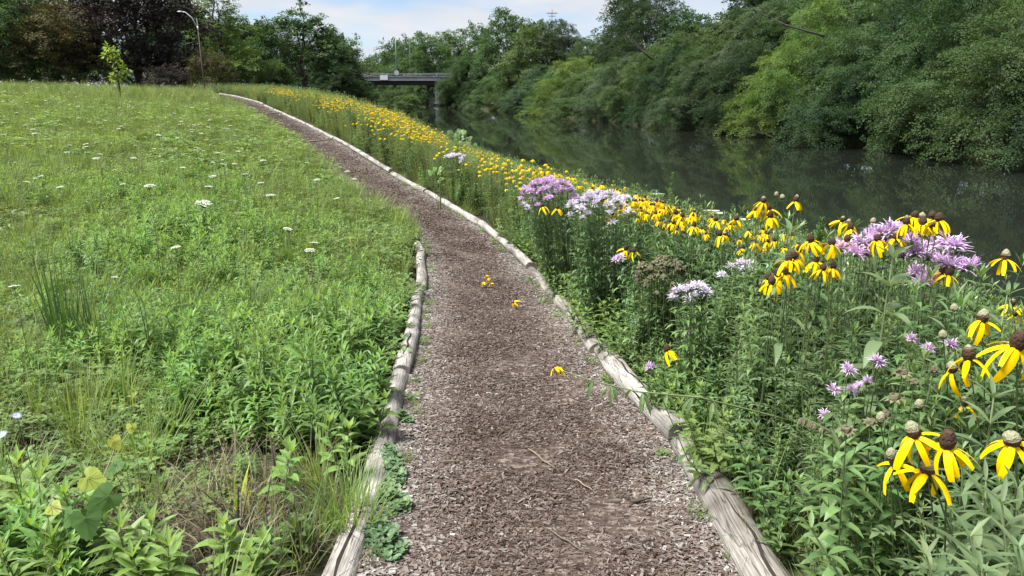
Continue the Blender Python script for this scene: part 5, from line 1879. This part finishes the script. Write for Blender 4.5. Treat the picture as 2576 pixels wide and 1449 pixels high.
lance_plant(2246, 648, 2.28, 1.1, "tall plant with whorled pale lance leaves in front of the bergamot", .155, .040, 8)
lance_plant(1992, 585, 3.05, 1.1, "lance-leaved plant topping the coneflower pair", .17, .036, 6)
lance_plant(2534, 742, 2.2, 1.0, "lance-leaved plant by the lone tall coneflower at the frame edge", .12, .022, 7)
lance_plant(2520, 1270, 1.25, .6, "pale narrow-leaved plant in the lowest corner by the coneflowers", .11, .017, 14, lean=(.12, 0))
lance_plant(2440, 1350, 1.2, .6, "second pale narrow-leaved plant filling the lowest corner", .11, .016, 14, lean=(.15, 0))
lance_plant(2560, 1380, 1.1, .6, "third pale narrow-leaved plant cut by the frame corner", .11, .017, 14, lean=(.1, 0))
lance_plant(2500, 1000, 1.7, .8, "pale narrow-leaved plant between the full coneflower and the frame edge", .13, .020, 9, lean=(.05, 0))
for (px_, py_2, dp2, lab_) in [(2390, 1290, 1.45, "pale narrow-leaved plant just under the lowest coneflower"), (2480, 1210, 1.5, "pale narrow-leaved plant right of the lowest coneflower"), (2330, 1400, 1.35, "low pale narrow-leaved plant left of the corner"),
                                (2560, 1230, 1.3, "pale narrow-leaved plant under the coneflower at the frame edge"), (2470, 1440, 1.1, "pale narrow-leaved plant at the very bottom of the corner"), (2420, 1130, 1.75, "pale narrow-leaved plant behind the swept coneflower")]:
    lance_plant(px_, py_2, dp2, .6, lab_, .105, .016, 13, lean=(.14, .02))
lance_plant(2110, 1130, 2.0, .8, "lance plant with a pale star of leaves above the dark log", .13, .024, 7, 'bank')
lance_plant(2040, 1330, 1.75, .4, "small lance plant at the log's outer side near the bottom", .10, .024, 5, 'bank')


def spire(px, py, dep, label, h=.35):
    top = at_depth(px, py, dep)
    bx, by = top[0], top[1]; bz = gz(bx, by)
    e = empty("mugwort", (bx, by, bz), label, "plant")
    T = Vector(top) - Vector((bx, by, bz)); rg = random.Random(int(px))
    b = MB(); b.tube([(0, 0, -.03), T * .5, T], [.004, .0035, .0015], 5, 1, .5)
    for k in range(150):
        t = 1 - (h / T.length) * rg.random() ** 1.0
        a = rg.uniform(0, 6.28); q = (1 - t) / (h / T.length)
        b.leaf(T * t, (math.cos(a), math.sin(a), .9), (0, 0, 1), .02 + .05 * q, .008 + .006 * q, .1, 2, .2, 0, rg.random())
    for k in range(26):
        t = rg.uniform(.15, 1 - h / T.length); a = rg.uniform(0, 6.28)
        pinnate(b, T * t, (math.cos(a), math.sin(a), .5), .10, rg, 0, rg.random())
    link("foliage", b.mesh("foliage", [M['bank'], M['stem']]), e)


spire(1692, 436, 5.0, "tall mugwort spire rising against the water", .42)
spire(2068, 548, 3.6, "short mugwort spire behind the three coneflowers", .2)
spire(1845, 515, 5.5, "thin mugwort spire by the last coneflower of the row", .3)
spire(1590, 462, 9.0, "far mugwort top at the water's edge above the pale bergamot", .35)
spire(1498, 440, 12.0, "far mugwort top near the lit reflections", .35)
spire(1340, 385, 16.0, "distant mugwort top at the shore", .5)
spire(1215, 345, 22.0, "most distant mugwort top at the shore", .6)

# ------------------------------------------------------------------ stems leaning over and lying on the path
def leaning(pts, label, flower=True, drops=(), size=1.0, leaf='bank', heads=(), lf=1.0):
    pts = [Vector(p) for p in pts]
    c = pts[0].copy()
    q = [p - c for p in pts]
    e = empty("leaning_coneflower", tuple(c), label, "flower")
    b = MB(); n = len(q)
    b.tube(q, [.0055 - .003 * i / (n - 1) for i in range(n)], 5, 1, .9)
    rg = random.Random(len(label))
    for t in drops:
        u = t * (n - 1); i = min(n - 2, int(u)); p = q[i].lerp(q[i + 1], u - i)
        for k in range(5):
            a = rg.uniform(0, 6.28)
            b.leaf(p, (math.cos(a) * .5, math.sin(a) * .5, -.35), (math.cos(a), math.sin(a), .4), rg.uniform(.07, .12) * lf, .020 * min(1, lf * 1.6), .8, 4, .2, 0, rg.random())
    link("stem", b.mesh("stem", [M[leaf], M['stem']]), e)
    for i, off in enumerate([(0, 0, 0)] + list(heads) if flower else []):
        p = q[-1] + Vector(off)
        d = ((q[-1] - q[-2]).normalized() * .5 + Vector((0, 0, .6))).normalized()
        rt = d.to_track_quat('Z', 'Y').to_euler()
        link("cone", CONES[1], e, tuple(p), rt, (size,) * 3)
        link("petals", PETS[(i * 2) % 6], e, tuple(p), rt, (size,) * 3)
    return e


leaning([P(2050, 1075, 2.75), P(1900, 1035, 2.75), P(1760, 1000, 2.75), P(1600, 985, 2.85), P(1480, 955, 3.0), P(1396, 926, 3.15)],
        "coneflower stem leaning far out over the log with drooping leaves and a single flower", drops=(.35, .42, .5, .58, .62, .7, .78), size=1.0)
leaning([P(1840, 640, 4.6), P(1700, 700, 5.2), P(1540, 690, 5.9), P(1420, 690, 6.4), P(1330, 697, 6.7), P(1222, 694, 7.0)],
        "fallen coneflower stem lying across the log with a yellow tuft on the path", drops=(.4, .45, .5, .55, .6, .65, .7, .8), size=.78, heads=[(.02, .05, -.04), (-.03, -.06, -.05), (.05, -.08, -.06)])
pf_ = hit_path(1292, 775)
leaning([(pf_[0] + .38, pf_[1] + .30, float(zb(pf_[1])) + .05), (pf_[0] + .2, pf_[1] + .14, float(zb(pf_[1])) + .05), (pf_[0], pf_[1], float(zb(pf_[1])) + .05)],
        "small yellow coneflower lying alone on the wood chips", drops=(.3,), size=1.15)
leaning([P(2250, 1290, 1.9), P(2190, 1170, 1.95), P(2100, 1090, 2.0), P(2020, 1050, 2.05)],
        "dry bent stalk with cream buds leaning towards the path", flower=False, drops=(.62, .68, .74, .8, .84, .88, .92, .95, .98, 1.0, 1.0), leaf='seedhead', lf=.26)

# ------------------------------------------------------------------ meadow individuals
# wild carrot
def umbel_mesh(seed, R=.05):
    rg = random.Random(seed)
    b = MB()
    n = 34
    for k in range(n):
        q = math.sqrt((k + .5) / n); a = k * 2.39996
        x, y = math.cos(a) * q * R, math.sin(a) * q * R
        z = .010 * (1 - q * q) + rg.uniform(-.003, .003)
        b.tube([(0, 0, -.035), (x, y, z)], [.0008, .0006], 3, 1, .5, cap=False)
        m = 7
        r = R * .155 * rg.uniform(.8, 1.15)
        ring = [(x + math.cos(j * 6.283 / m) * r * rg.uniform(.7, 1.2), y + math.sin(j * 6.283 / m) * r * rg.uniform(.7, 1.2), z + rg.uniform(-.002, .001)) for j in range(m)]
        b.add(ring + [(x, y, z + .004)], [(j, (j + 1) % m, m) for j in range(m)], 0, rg.random())
    return b.mesh("umbel", [M['white'], M['stem']])


UMB = [umbel_mesh(400 + k) for k in range(4)]


def carrot_stem(seed, h):
    rg = random.Random(seed)
    b = MB()
    dx, dy = rg.uniform(-.05, .05), rg.uniform(-.05, .05)
    b.tube([(0, 0, -.03), (dx * .4, dy * .4, h * .5), (dx, dy, h)], [.0028, .0022, .0015], 4, 1, .4, cap=False)
    for k in range(5):
        a = rg.uniform(0, 6.28)
        pinnate(b, (dx * .3, dy * .3, h * rg.uniform(.08, .6)), (math.cos(a), math.sin(a), .6), rg.uniform(.08, .13), rg, 0, rg.random(), .010)
    return b.mesh("stem", [M['lime_mid'], M['stem']]), (dx, dy, h)


CST = [carrot_stem(420 + k, 1.0) for k in range(5)]


def carrot(p, h, size, label, group, k):
    x, y = p[0], p[1]
    e = empty("wild_carrot", (x, y, gz(x, y)), label, "flower", group, rot=(0, 0, k * 1.3))
    st, top = CST[k % 5]
    s = h / top[2]
    link("stem", st, e, scale=(1, 1, s))
    link("umbel", UMB[k % 4], e, (top[0], top[1], h), (random.uniform(-.22, .22), random.uniform(-.22, .22), 0), (size,) * 3)


near_c = [(525, 513, 5.2, 1.15, "largest white wild carrot umbel in the middle of the meadow"), (375, 468, 6.0, .85, "white wild carrot left of the largest umbel"),
          (668, 493, 6.2, .85, "white wild carrot right of the largest umbel"), (520, 470, 7.4, .8, "white wild carrot straight above the largest umbel"),
          (429, 623, 4.6, .62, "lone white wild carrot below and left of the largest umbel"), (740, 577, 5.4, .72, "white wild carrot standing in the tall grass"),
          (782, 631, 4.8, .72, "white wild carrot near the grass by the path bend"), (776, 614, 5.0, .6, "smaller white wild carrot above the one by the bend"),
          (237, 399, 8.4, .8, "white wild carrot far on the left slope"), (78, 300, 14, 1.1, "white wild carrot high at the left"),
          (312, 698, 3.9, .35, "small white wild carrot at the sedge clump"), (38, 722, 3.8, .55, "tilted white wild carrot at the left edge"),
          (655, 405, 9, .8, "white wild carrot in the upper middle of the meadow"), (545, 385, 9.5, .7, "white wild carrot above the middle of the slope"), (840, 500, 7.2, .6, "white wild carrot close to the narrow part of the path")]
for i, (px, py, dep, sz, lab) in enumerate(near_c):
    t = at_depth(px, py, dep)
    h = max(.35, t[2] - gz(t[0], t[1]))
    carrot(t, h, sz, lab, "wild carrots told apart on the slope", i)
cr_ = random.Random(33)
cnt = 0
while cnt < 190:
    u = cr_.random()
    if u < .45: px, py = cr_.gauss(430, 170), cr_.gauss(305, 45)
    elif u < .75: px, py = cr_.uniform(0, 260), cr_.gauss(225, 26)
    else: px, py = cr_.uniform(0, 900), cr_.uniform(205, 480)
    if py < 186: continue
    h = cr_.uniform(.55, .85)
    p = hit_ground(px, py, h, 48)
    if p[1] < 7 or p[1] > 44 or p[0] > xl(p[1]) - .4 or px < -20: continue
    col_z = ["at the left edge of the view", "below the bronze tree", "below the sapling", "below the purple tree", "below the street lamp", "towards the path"][int(np.searchsorted([70, 230, 345, 470, 600], px))]
    row_z = "on the crest" if py < 232 else ("high on the slope" if py < 290 else ("halfway down the slope" if py < 350 else "low on the slope"))
    carrot(p, h, cr_.uniform(.42, .85), "small white wild carrot %s %s" % (row_z, col_z), "wild carrots scattered over the upper meadow", cnt)
    cnt += 1


def grass_clump(px, py, label, n, h, w, mat, spread=.07, droop=.45, lean=.35, seg=5):
    p = hit_ground(px, py, 0)
    rg = random.Random(int(px + py))
    b = MB()
    for k in range(n):
        a = rg.uniform(0, 6.28); q = spread * math.sqrt(rg.random())
        le = lean * rg.uniform(.1, 1.2); a2 = a + rg.uniform(-.8, .8)
        b.blade((math.cos(a) * q, math.sin(a) * q, -.02), (math.cos(a2) * le, math.sin(a2) * le, 1), h * rg.uniform(.55, 1.1), w * rg.uniform(.7, 1.2), droop * rg.uniform(.1, 1.7), seg, 0, rg.random(),
                Vector((math.cos(a2 + 1.57 + rg.uniform(-.7, .7)), math.sin(a2 + 1.57), 0)))
    o = link("grass_clump", b.mesh("grass_clump", [M[mat]]), loc=(p[0], p[1], gz(p[0], p[1])))
    tag(o, label, "grass")


grass_clump(165, 905, "tall broad-bladed sedge clump at the left of the meadow", 46, .74, .015, 'sedge', .08, .3, .22)
grass_clump(250, 920, "finer sedge clump right of the broad-bladed one", 70, .60, .009, 'sedge', .13, .6, .4)
grass_clump(480, 860, "grass clump with arching blades in mid meadow", 70, .50, .008, 'sedge', .16, .6, .4)
grass_clump(575, 830, "tall thin grass clump right of the arching one", 60, .52, .008, 'sedge', .14, .4, .3)
grass_clump(295, 640, "blue-green upright grass tuft on the slope", 90, .40, .006, 'grass_blue', .10, .25, .3)
grass_clump(60, 520, "blue-green grass tuft near the left edge of the slope", 80, .40, .006, 'grass_blue', .10, .35, .35)
grass_clump(735, 690, "tall grass clump below the wild carrot", 90, .46, .006, 'grass', .22, .35, .25)
grass_clump(880, 700, "tall grass clump nearest the path bend", 90, .42, .006, 'grass', .2, .35, .25)
grass_clump(1000, 640, "grass clump hiding the log at the path bend", 70, .34, .006, 'grass', .14, .5, .4)
grass_clump(885, 1330, "thick grass tuft leaning on the pale cracked log", 150, .34, .0045, 'grass', .09, .7, .55)
grass_clump(815, 1330, "grass tuft left of the one on the cracked log", 90, .30, .0045, 'grass', .10, .6, .5)
grass_clump(600, 1300, "pale yellow-green grass blades by the dead stalks", 10, .26, .012, 'vine_yellow', .04, .5, .5)
grass_clump(200, 1100, "upright grass clump above the grapevine", 60, .36, .006, 'grass', .10, .4, .3)
grass_clump(290, 1050, "loose grass clump behind the grapevine", 50, .40, .006, 'grass', .12, .5, .35)

# grapevine seedling: each big leaf a part
def vine_leaf(size, mat, seed):
    rg = random.Random(seed)
    pts = []
    n = 44
    for k in range(n):
        a = 2 * math.pi * k / n
        r = 1.0 - .30 * math.exp(-((a - math.pi) / .38) ** 2) * 2.2
        r = max(r, .30)
        r *= 1 + .10 * math.cos(3 * a) + (.075 if k % 2 else -.03)
        r *= 1 + .22 * math.exp(-(min(a, 2 * math.pi - a) / .5) ** 2)
        x, y = math.cos(a) * r * size * .5, math.sin(a) * r * size * .47
        pts.append((x, y, -abs(y) * .22 + .10 * size * math.sin(a * 2 + seed) * .3 - .25 * max(0, x) ** 2 / size))
    a_list = [2 * math.pi * k / n for k in range(n)]
    inner = []
    for k in range(n):
        x, y, z = pts[k]
        rip = .012 * size * math.sin(a_list[k] * 5 + seed)
        inner.append((x * .55 - .045 * size, y * .55, z * .5 + rip))
    b = MB()
    fs = [(k, (k + 1) % n, n + (k + 1) % n, n + k) for k in range(n)] + [(n + k, n + (k + 1) % n, 2 * n) for k in range(n)]
    tn = rg.uniform(.3, .8)
    b.add(pts + inner + [(-.1 * size, 0, .0)], fs, 0, tn)
    b.t = [min(1, max(0, tn + .25 * math.sin(q * .9) * rg.random())) for q in range(len(b.t))]
    for an in (0, .75, -.75, 1.55, -1.55):           # raised veins
        ex, ey = math.cos(an) * size * .42 - .1 * size * 0, math.sin(an) * size * .40
        p0 = Vector((-.1 * size, 0, .0012)); p1 = Vector((ex, ey, -abs(ey) * .22 - .25 * max(0, ex) ** 2 / size + .003))
        pm = (p0 + p1) / 2 + Vector((0, 0, .0025))
        b.tube([p0, pm, p1], [.0011, .0008, .0004], 4, 0, 1.0, cap=False)
    return b.mesh("leaf", [M[mat]], True)


vb = hit_ground(230, 1330, 0)
vine = empty("grapevine", (vb[0], vb[1], gz(vb[0], vb[1])), "grapevine seedling with yellow and green lobed leaves", "plant")
b = MB()
vlist = [(330, 1074, 2.05, .042, 'vine_yellow'), (286, 1112, 2.0, .060, 'vine_yellow'), (288, 1170, 1.95, .080, 'vine_green'), (226, 1204, 1.9, .095, 'vine_yellow'), (266, 1252, 1.86, .110, 'vine_green'),
         (132, 1276, 1.9, .065, 'vine_yellow'), (176, 1296, 1.85, .075, 'vine_green'), (215, 1310, 1.8, .11, 'vine_green')]
prev = Vector((0, 0, -.02))
V0 = Vector(vine.location)
spine = [Vector((0, 0, -.02))] + [Vector(at_depth(px, py, dp)) - V0 for px, py, dp in ((215, 1305, 1.88), (245, 1235, 1.93), (275, 1165, 1.98), (300, 1100, 2.03), (332, 1072, 2.06))]
b.tube(spine, [.003, .003, .0026, .002, .0015, .001], 5, 0, .9)
for i, (px, py, dp, sz, mt) in enumerate(vlist):
    p = Vector(at_depth(px, py, dp)) - V0
    q = min(spine, key=lambda s: (s - p).length)
    b.tube([q, (q + p) / 2 + Vector((0, 0, .01)), p], [.0013, .0012, .001], 4, 0, .9)
    link("leaf", vine_leaf(sz * .68, mt, i), vine, tuple(p), (Matrix.Rotation(.85 + .3 * math.sin(i * 2.1), 3, 'X') @ Matrix.Rotation(.35 * math.cos(i * 1.7), 3, 'Y') @ Matrix.Rotation(-1.4 + 1.1 * math.sin(i * 2.7), 3, 'Z')).to_euler())
link("stem", b.mesh("stem", [M['stem_dry']], True), vine)

# bright goldenrod cluster in the lower corner: each plant a thing
gl = ["leftmost goldenrod shoot in the bottom corner", "goldenrod shoot in front of the grapevine", "broad goldenrod shoot right of the grapevine", "low goldenrod shoot at the bottom edge",
      "goldenrod shoot pointing right towards the dead stalks", "goldenrod shoot behind the bottom corner", "lime goldenrod shoot between the corner and the grapevine", "lime goldenrod shoot low before the dead stalks"]
for i, (px, py, h) in enumerate([(40, 1370, .34), (170, 1400, .30), (250, 1370, .34), (120, 1460, .26), (330, 1380, .30), (20, 1290, .34), (110, 1330, .34), (400, 1440, .22)]):
    p = hit_ground(px, py + 40, .06)
    e = tag(link("goldenrod", forb(500 + i, h, 3, .135, .036, 9, .03, mats_l, n=4, up=.7, droop=.3, lean=.3), loc=(p[0], p[1], gz(p[0], p[1]))), gl[i], "plant", "goldenrod shoots in the bottom corner")
# leafy stalk with broad leaves near the log
for i, (px, py, h, lab) in enumerate([(705, 1290, .36, "leafy plant on a dark stalk in front of the cracked log"), (730, 1420, .16, "small plant with paired blunt leaves at the bottom"),
                                      (560, 1460, .20, "low broad-leaved plant at the bottom edge beside the dead stalks"), (860, 1230, .34, "broad-leaved plant over the joint of the pale logs"),
                                      (940, 1120, .30, "light green broad-leaved plant touching the pale log"), (640, 1470, .18, "broad-leaved seedling at the bottom right of the dead stalks")]):
    p = hit_ground(px, py, 0)
    tag(link("broadleaf_plant", forb(520 + i, h, 2, .11, .045, 5, .02, [M['lime' if i != 1 else 'clover'], M['stem_dry' if i == 0 else 'stem']], n=4, up=.6, droop=.35, lean=.2, shape=.75, start=.35), loc=(p[0], p[1], gz(p[0], p[1]))), lab, "plant")
# dead stalk clump
dp_ = hit_ground(610, 1400, 0)
dead = empty("dead_stalks", (dp_[0], dp_[1], gz(dp_[0], dp_[1])), "clump of dead brown stalks bent over in the meadow foreground", "plant")
rg = random.Random(8)
for k in range(30):
    b = MB()
    x0, y0 = rg.gauss(0, .035), rg.gauss(0, .05)
    L = rg.uniform(.12, .30)
    dx, dy = rg.uniform(-.9, .05), rg.uniform(-.1, .7)
    up_ = rg.uniform(.35, 1.0)
    d = Vector((dx, dy, up_)).normalized()
    p1 = Vector((x0, y0, -.01)); p2 = p1 + d * L * .6; p3 = p2 + (d + Vector((dx * .6, 0, -.9 * rg.random()))).normalized() * L * .5
    p3.z = max(p3.z, .012)
    b.tube([p1, p2, p3], [.0042, .0036, .0022], 5, 0, rg.random() ** 2)
    link("stalk", b.mesh("stalk", [M['stem_dry']]), dead)
sl_ = ["dark cut stalk standing before the leafy plant", "short dark cut stalk at the bottom edge", "second dark cut stalk at the bottom edge", "thin dark stalk right of the dead clump", "tall dark stalk behind the blunt-leaved seedling"]
for k, (px, py, h) in enumerate([(712, 1260, .24), (545, 1440, .13), (520, 1420, .12), (690, 1400, .17), (705, 1250, .27)]):
    p = hit_ground(px, py, 0)
    b = MB(); b.tube([(0, 0, -.03), (-.01, 0, h * .5), (-.02, .01, h)], [.0055, .005, .0045], 6, 0, .05)
    tag(link("cut_stalk", b.mesh("cut_stalk", [M['stem_dry']], True), loc=(p[0], p[1], gz(p[0], p[1]))), sl_[k], "stalk")

# ground ivy creeping onto the chips beside the left log
def ivy(px, py, rx_, ry_, n, label):
    p = hit_path(px, py); rg = random.Random(int(px))
    b = MB()
    for k in range(n):
        a = rg.uniform(0, 6.28); q = math.sqrt(rg.random())
        x, y = math.cos(a) * q * rx_, math.sin(a) * q * ry_
        x += -.06 * y / max(ry_, .1)
        z = rg.uniform(.012, .05) * (1.1 - q * .6)
        r = rg.uniform(.008, .016)
        m = 9
        tl = (rg.uniform(-.5, .5), rg.uniform(-.5, .5))
        a0 = rg.uniform(0, 6.28)
        ring = []
        for j in range(m):
            an = a0 + 6.283 * j / m
            rr = r * (.35 if j == 0 else 1) * (1 + .08 * (j % 2))
            ring.append((x + math.cos(an) * rr, y + math.sin(an) * rr, z + math.cos(an) * rr * tl[0] + math.sin(an) * rr * tl[1] + .002))
        b.add(ring + [(x, y, z - .002)], [(j, (j + 1) % m, m) for j in range(m)], 0, rg.random())
    tag(link("ground_ivy", b.mesh("ground_ivy", [M['ivy']]), loc=(p[0], p[1], float(pathz(p[0], p[1])))), label, "plant")


ivy(985, 1185, .055, .20, 300, "mat of round-leaved ground ivy beside the middle of the cracked log")
ivy(985, 1265, .07, .10, 160, "lower mat of ground ivy touching the cracked log")
ivy(962, 1365, .075, .13, 240, "mat of ground ivy nearest the bottom of the path")
ivy(1010, 1060, .05, .06, 60, "small green weed at the joint of the pale logs")

# weeds along the log feet
pos = []
for (edge, sg) in ((xl, 1), (xr, -1)):
    y = RNG.uniform(2.0, 16, 90)
    x = edge(y) + sg * RNG.uniform(.075, .13, 90)
    pos.append(np.stack([x, y, pathz(x, y)], -1))
pos = np.concatenate(pos)
scatter("log_weeds", K_low + [K_tuft[2]], pos, rrot(len(pos), .2), RNG.uniform(.14, .34, len(pos)), RNG.integers(0, 4, len(pos)), "small weeds sprouting along the feet of the logs")

# sticks on the path
def stick(a, b_, r, label, tint):
    p, q = hit_path(*a), hit_path(*b_)
    c = (p + q) / 2
    rg = random.Random(int(a[0]))
    m = MB()
    pts = []
    for i in range(6):
        t = i / 5
        w = p + (q - p) * t
        w = Vector((w[0] + rg.uniform(-.006, .006), w[1] + rg.uniform(-.006, .006), float(pathz(w[0], w[1])) + .012 + r)) - Vector(c)
        pts.append(w)
    m.tube(pts, [r, r * 1.1, r, r * .9, r * .8, r * .5], 6, 0, tint)
    tag(link("stick", m.mesh("stick", [M['stem_dry']], True), loc=tuple(c)), label, "stick")


stick((1330, 1128), (1395, 1180), .004, "curved twig on the chips in the lower middle of the path", .7)
stick((778, 357), (838, 353), .018, "pale thin stick laid across the far path", 1.0)
stick((670, 288), (706, 286), .02, "farthest pale stick across the path near the crest", 1.0)
stick((1110, 1168), (1165, 1163), .004, "short pale twig near the ground ivy", .9)
stick((1230, 968), (1290, 955), .004, "pale bent twig in the middle of the path", .9)
stick((1590, 1266), (1640, 1260), .006, "dark stick lying near the dark log", .05)
stick((1450, 1205), (1490, 1235), .003, "thin straw near the dark log", 1.0)
stick((1380, 1330), (1470, 1385), .003, "long straw low on the path", 1.0)
stick((1260, 880), (1320, 862), .004, "short straw below the lying flower", .9)
stick((1340, 800), (1470, 810), .003, "straw beside the river side log", .9)

# pale scum leaves floating by the near shore
b0 = MB()
fl_lab = ["first pale leaf floating below the row of coneflowers", "second pale leaf floating below the row of coneflowers", "pale floating leaf near the mugwort spire", "pale floating leaf left of the spire",
          "pale floating leaf by the small group against the water", "tiny pale floating leaf beyond the pale bergamot"]
for i, (px, py) in enumerate([(1790, 530), (1810, 536), (1655, 488), (1640, 500), (1870, 552)]):
    r = ray(px, py); t = (WATER_Z - CAMH) / r[2]
    p = np.array([0, 0, CAMH]) + r * t
    m = MB(); rg = random.Random(i)
    ring = [(math.cos(k * .6283) * .16 * rg.uniform(.5, 1.3), math.sin(k * .6283) * .11 * rg.uniform(.5, 1.3), .006) for k in range(10)]
    m.add(ring + [(x, y, -.004) for x, y, z in ring] + [(0, 0, .010)], [(k, (k + 1) % 10, 20) for k in range(10)] + [(k, k + 10, (k + 1) % 10 + 10, (k + 1) % 10) for k in range(10)], 0, rg.random())
    tag(link("floating_leaf", m.mesh("floating_leaf", [M['white']]), loc=(p[0], p[1], WATER_Z + .004)), fl_lab[i], "leaf", "leaves floating by the near shore")

# chicory: pale blue flowers at the left edge
M['chicory'] = leafmat("petal_chicory", (.30, .36, .68), (.46, .52, .80), .25, .6, .1, tc=(1, 1, 1.1), spec=.2)
for i, (px, py, dep, lab) in enumerate([(6, 1094, 2.3, "pale blue chicory flower cut by the left edge"), (42, 1046, 2.5, "pale blue chicory flower above the one at the left edge"),
                                        (218, 508, 6.6, "far pale blue chicory flower on the slope"), (770, 398, 9.0, "pale blue chicory flower high in the middle of the meadow")]):
    t = at_depth(px, py, dep)
    z0_ = gz(t[0], t[1])
    e = empty("chicory", (t[0], t[1], z0_), lab, "flower", "chicory flowers")
    h = t[2] - z0_
    b = MB(); b.tube([(0, 0, -.03), (.02, 0, h * .5), (0, 0, h)], [.002, .0018, .0012], 4, 0, .4)
    link("stem", b.mesh("stem", [M['stem']]), e)
    b = MB()
    for k in range(14):
        a = k * .449
        b.leaf((0, 0, 0), (math.cos(a), math.sin(a), .25), (0, 0, 1), .017, .005, .1, 2, .1, 0, (k * 37 % 10) / 10)
    link("petals", b.mesh("petals", [M['chicory']]), e, (0, 0, h), (.5, 0, i))

for (px, py, dep, n, sz, mt, lab) in [(1152, 352, 17.0, 26, .19, 'bank', "big-leaved grapevine heap on the bank above the yellow carpet"), (1105, 432, 11.0, 9, .10, 'lime', "yellow-green grapevine hanging below the small pinkish bergamot")]:
    c = at_depth(px, py, dep); z0_ = gz(c[0], c[1])
    e = empty("grapevine", (c[0], c[1], z0_), lab, "plant")
    rg = random.Random(int(px))
    b = MB()
    for k in range(n):
        q = Vector((rg.gauss(0, .7) * sz, rg.gauss(0, .7) * sz, (c[2] - z0_) + rg.uniform(-1.6, 1.1) * sz))
        q.z = max(q.z, .08)
        b.tube([(q.x * .3, q.y * .3, -.02), (q.x * .7, q.y * .7, q.z * .7), tuple(q)], [.004, .003, .002], 4)
        link("leaf", vine_leaf(sz * rg.uniform(.6, 1.0), mt, k), e, tuple(q), (Matrix.Rotation(rg.uniform(.4, 1.2), 3, 'X') @ Matrix.Rotation(rg.uniform(-.5, .5), 3, 'Y') @ Matrix.Rotation(rg.uniform(-2.4, -.6), 3, 'Z')).to_euler())
    link("stem", b.mesh("stem", [M['stem']]), e)
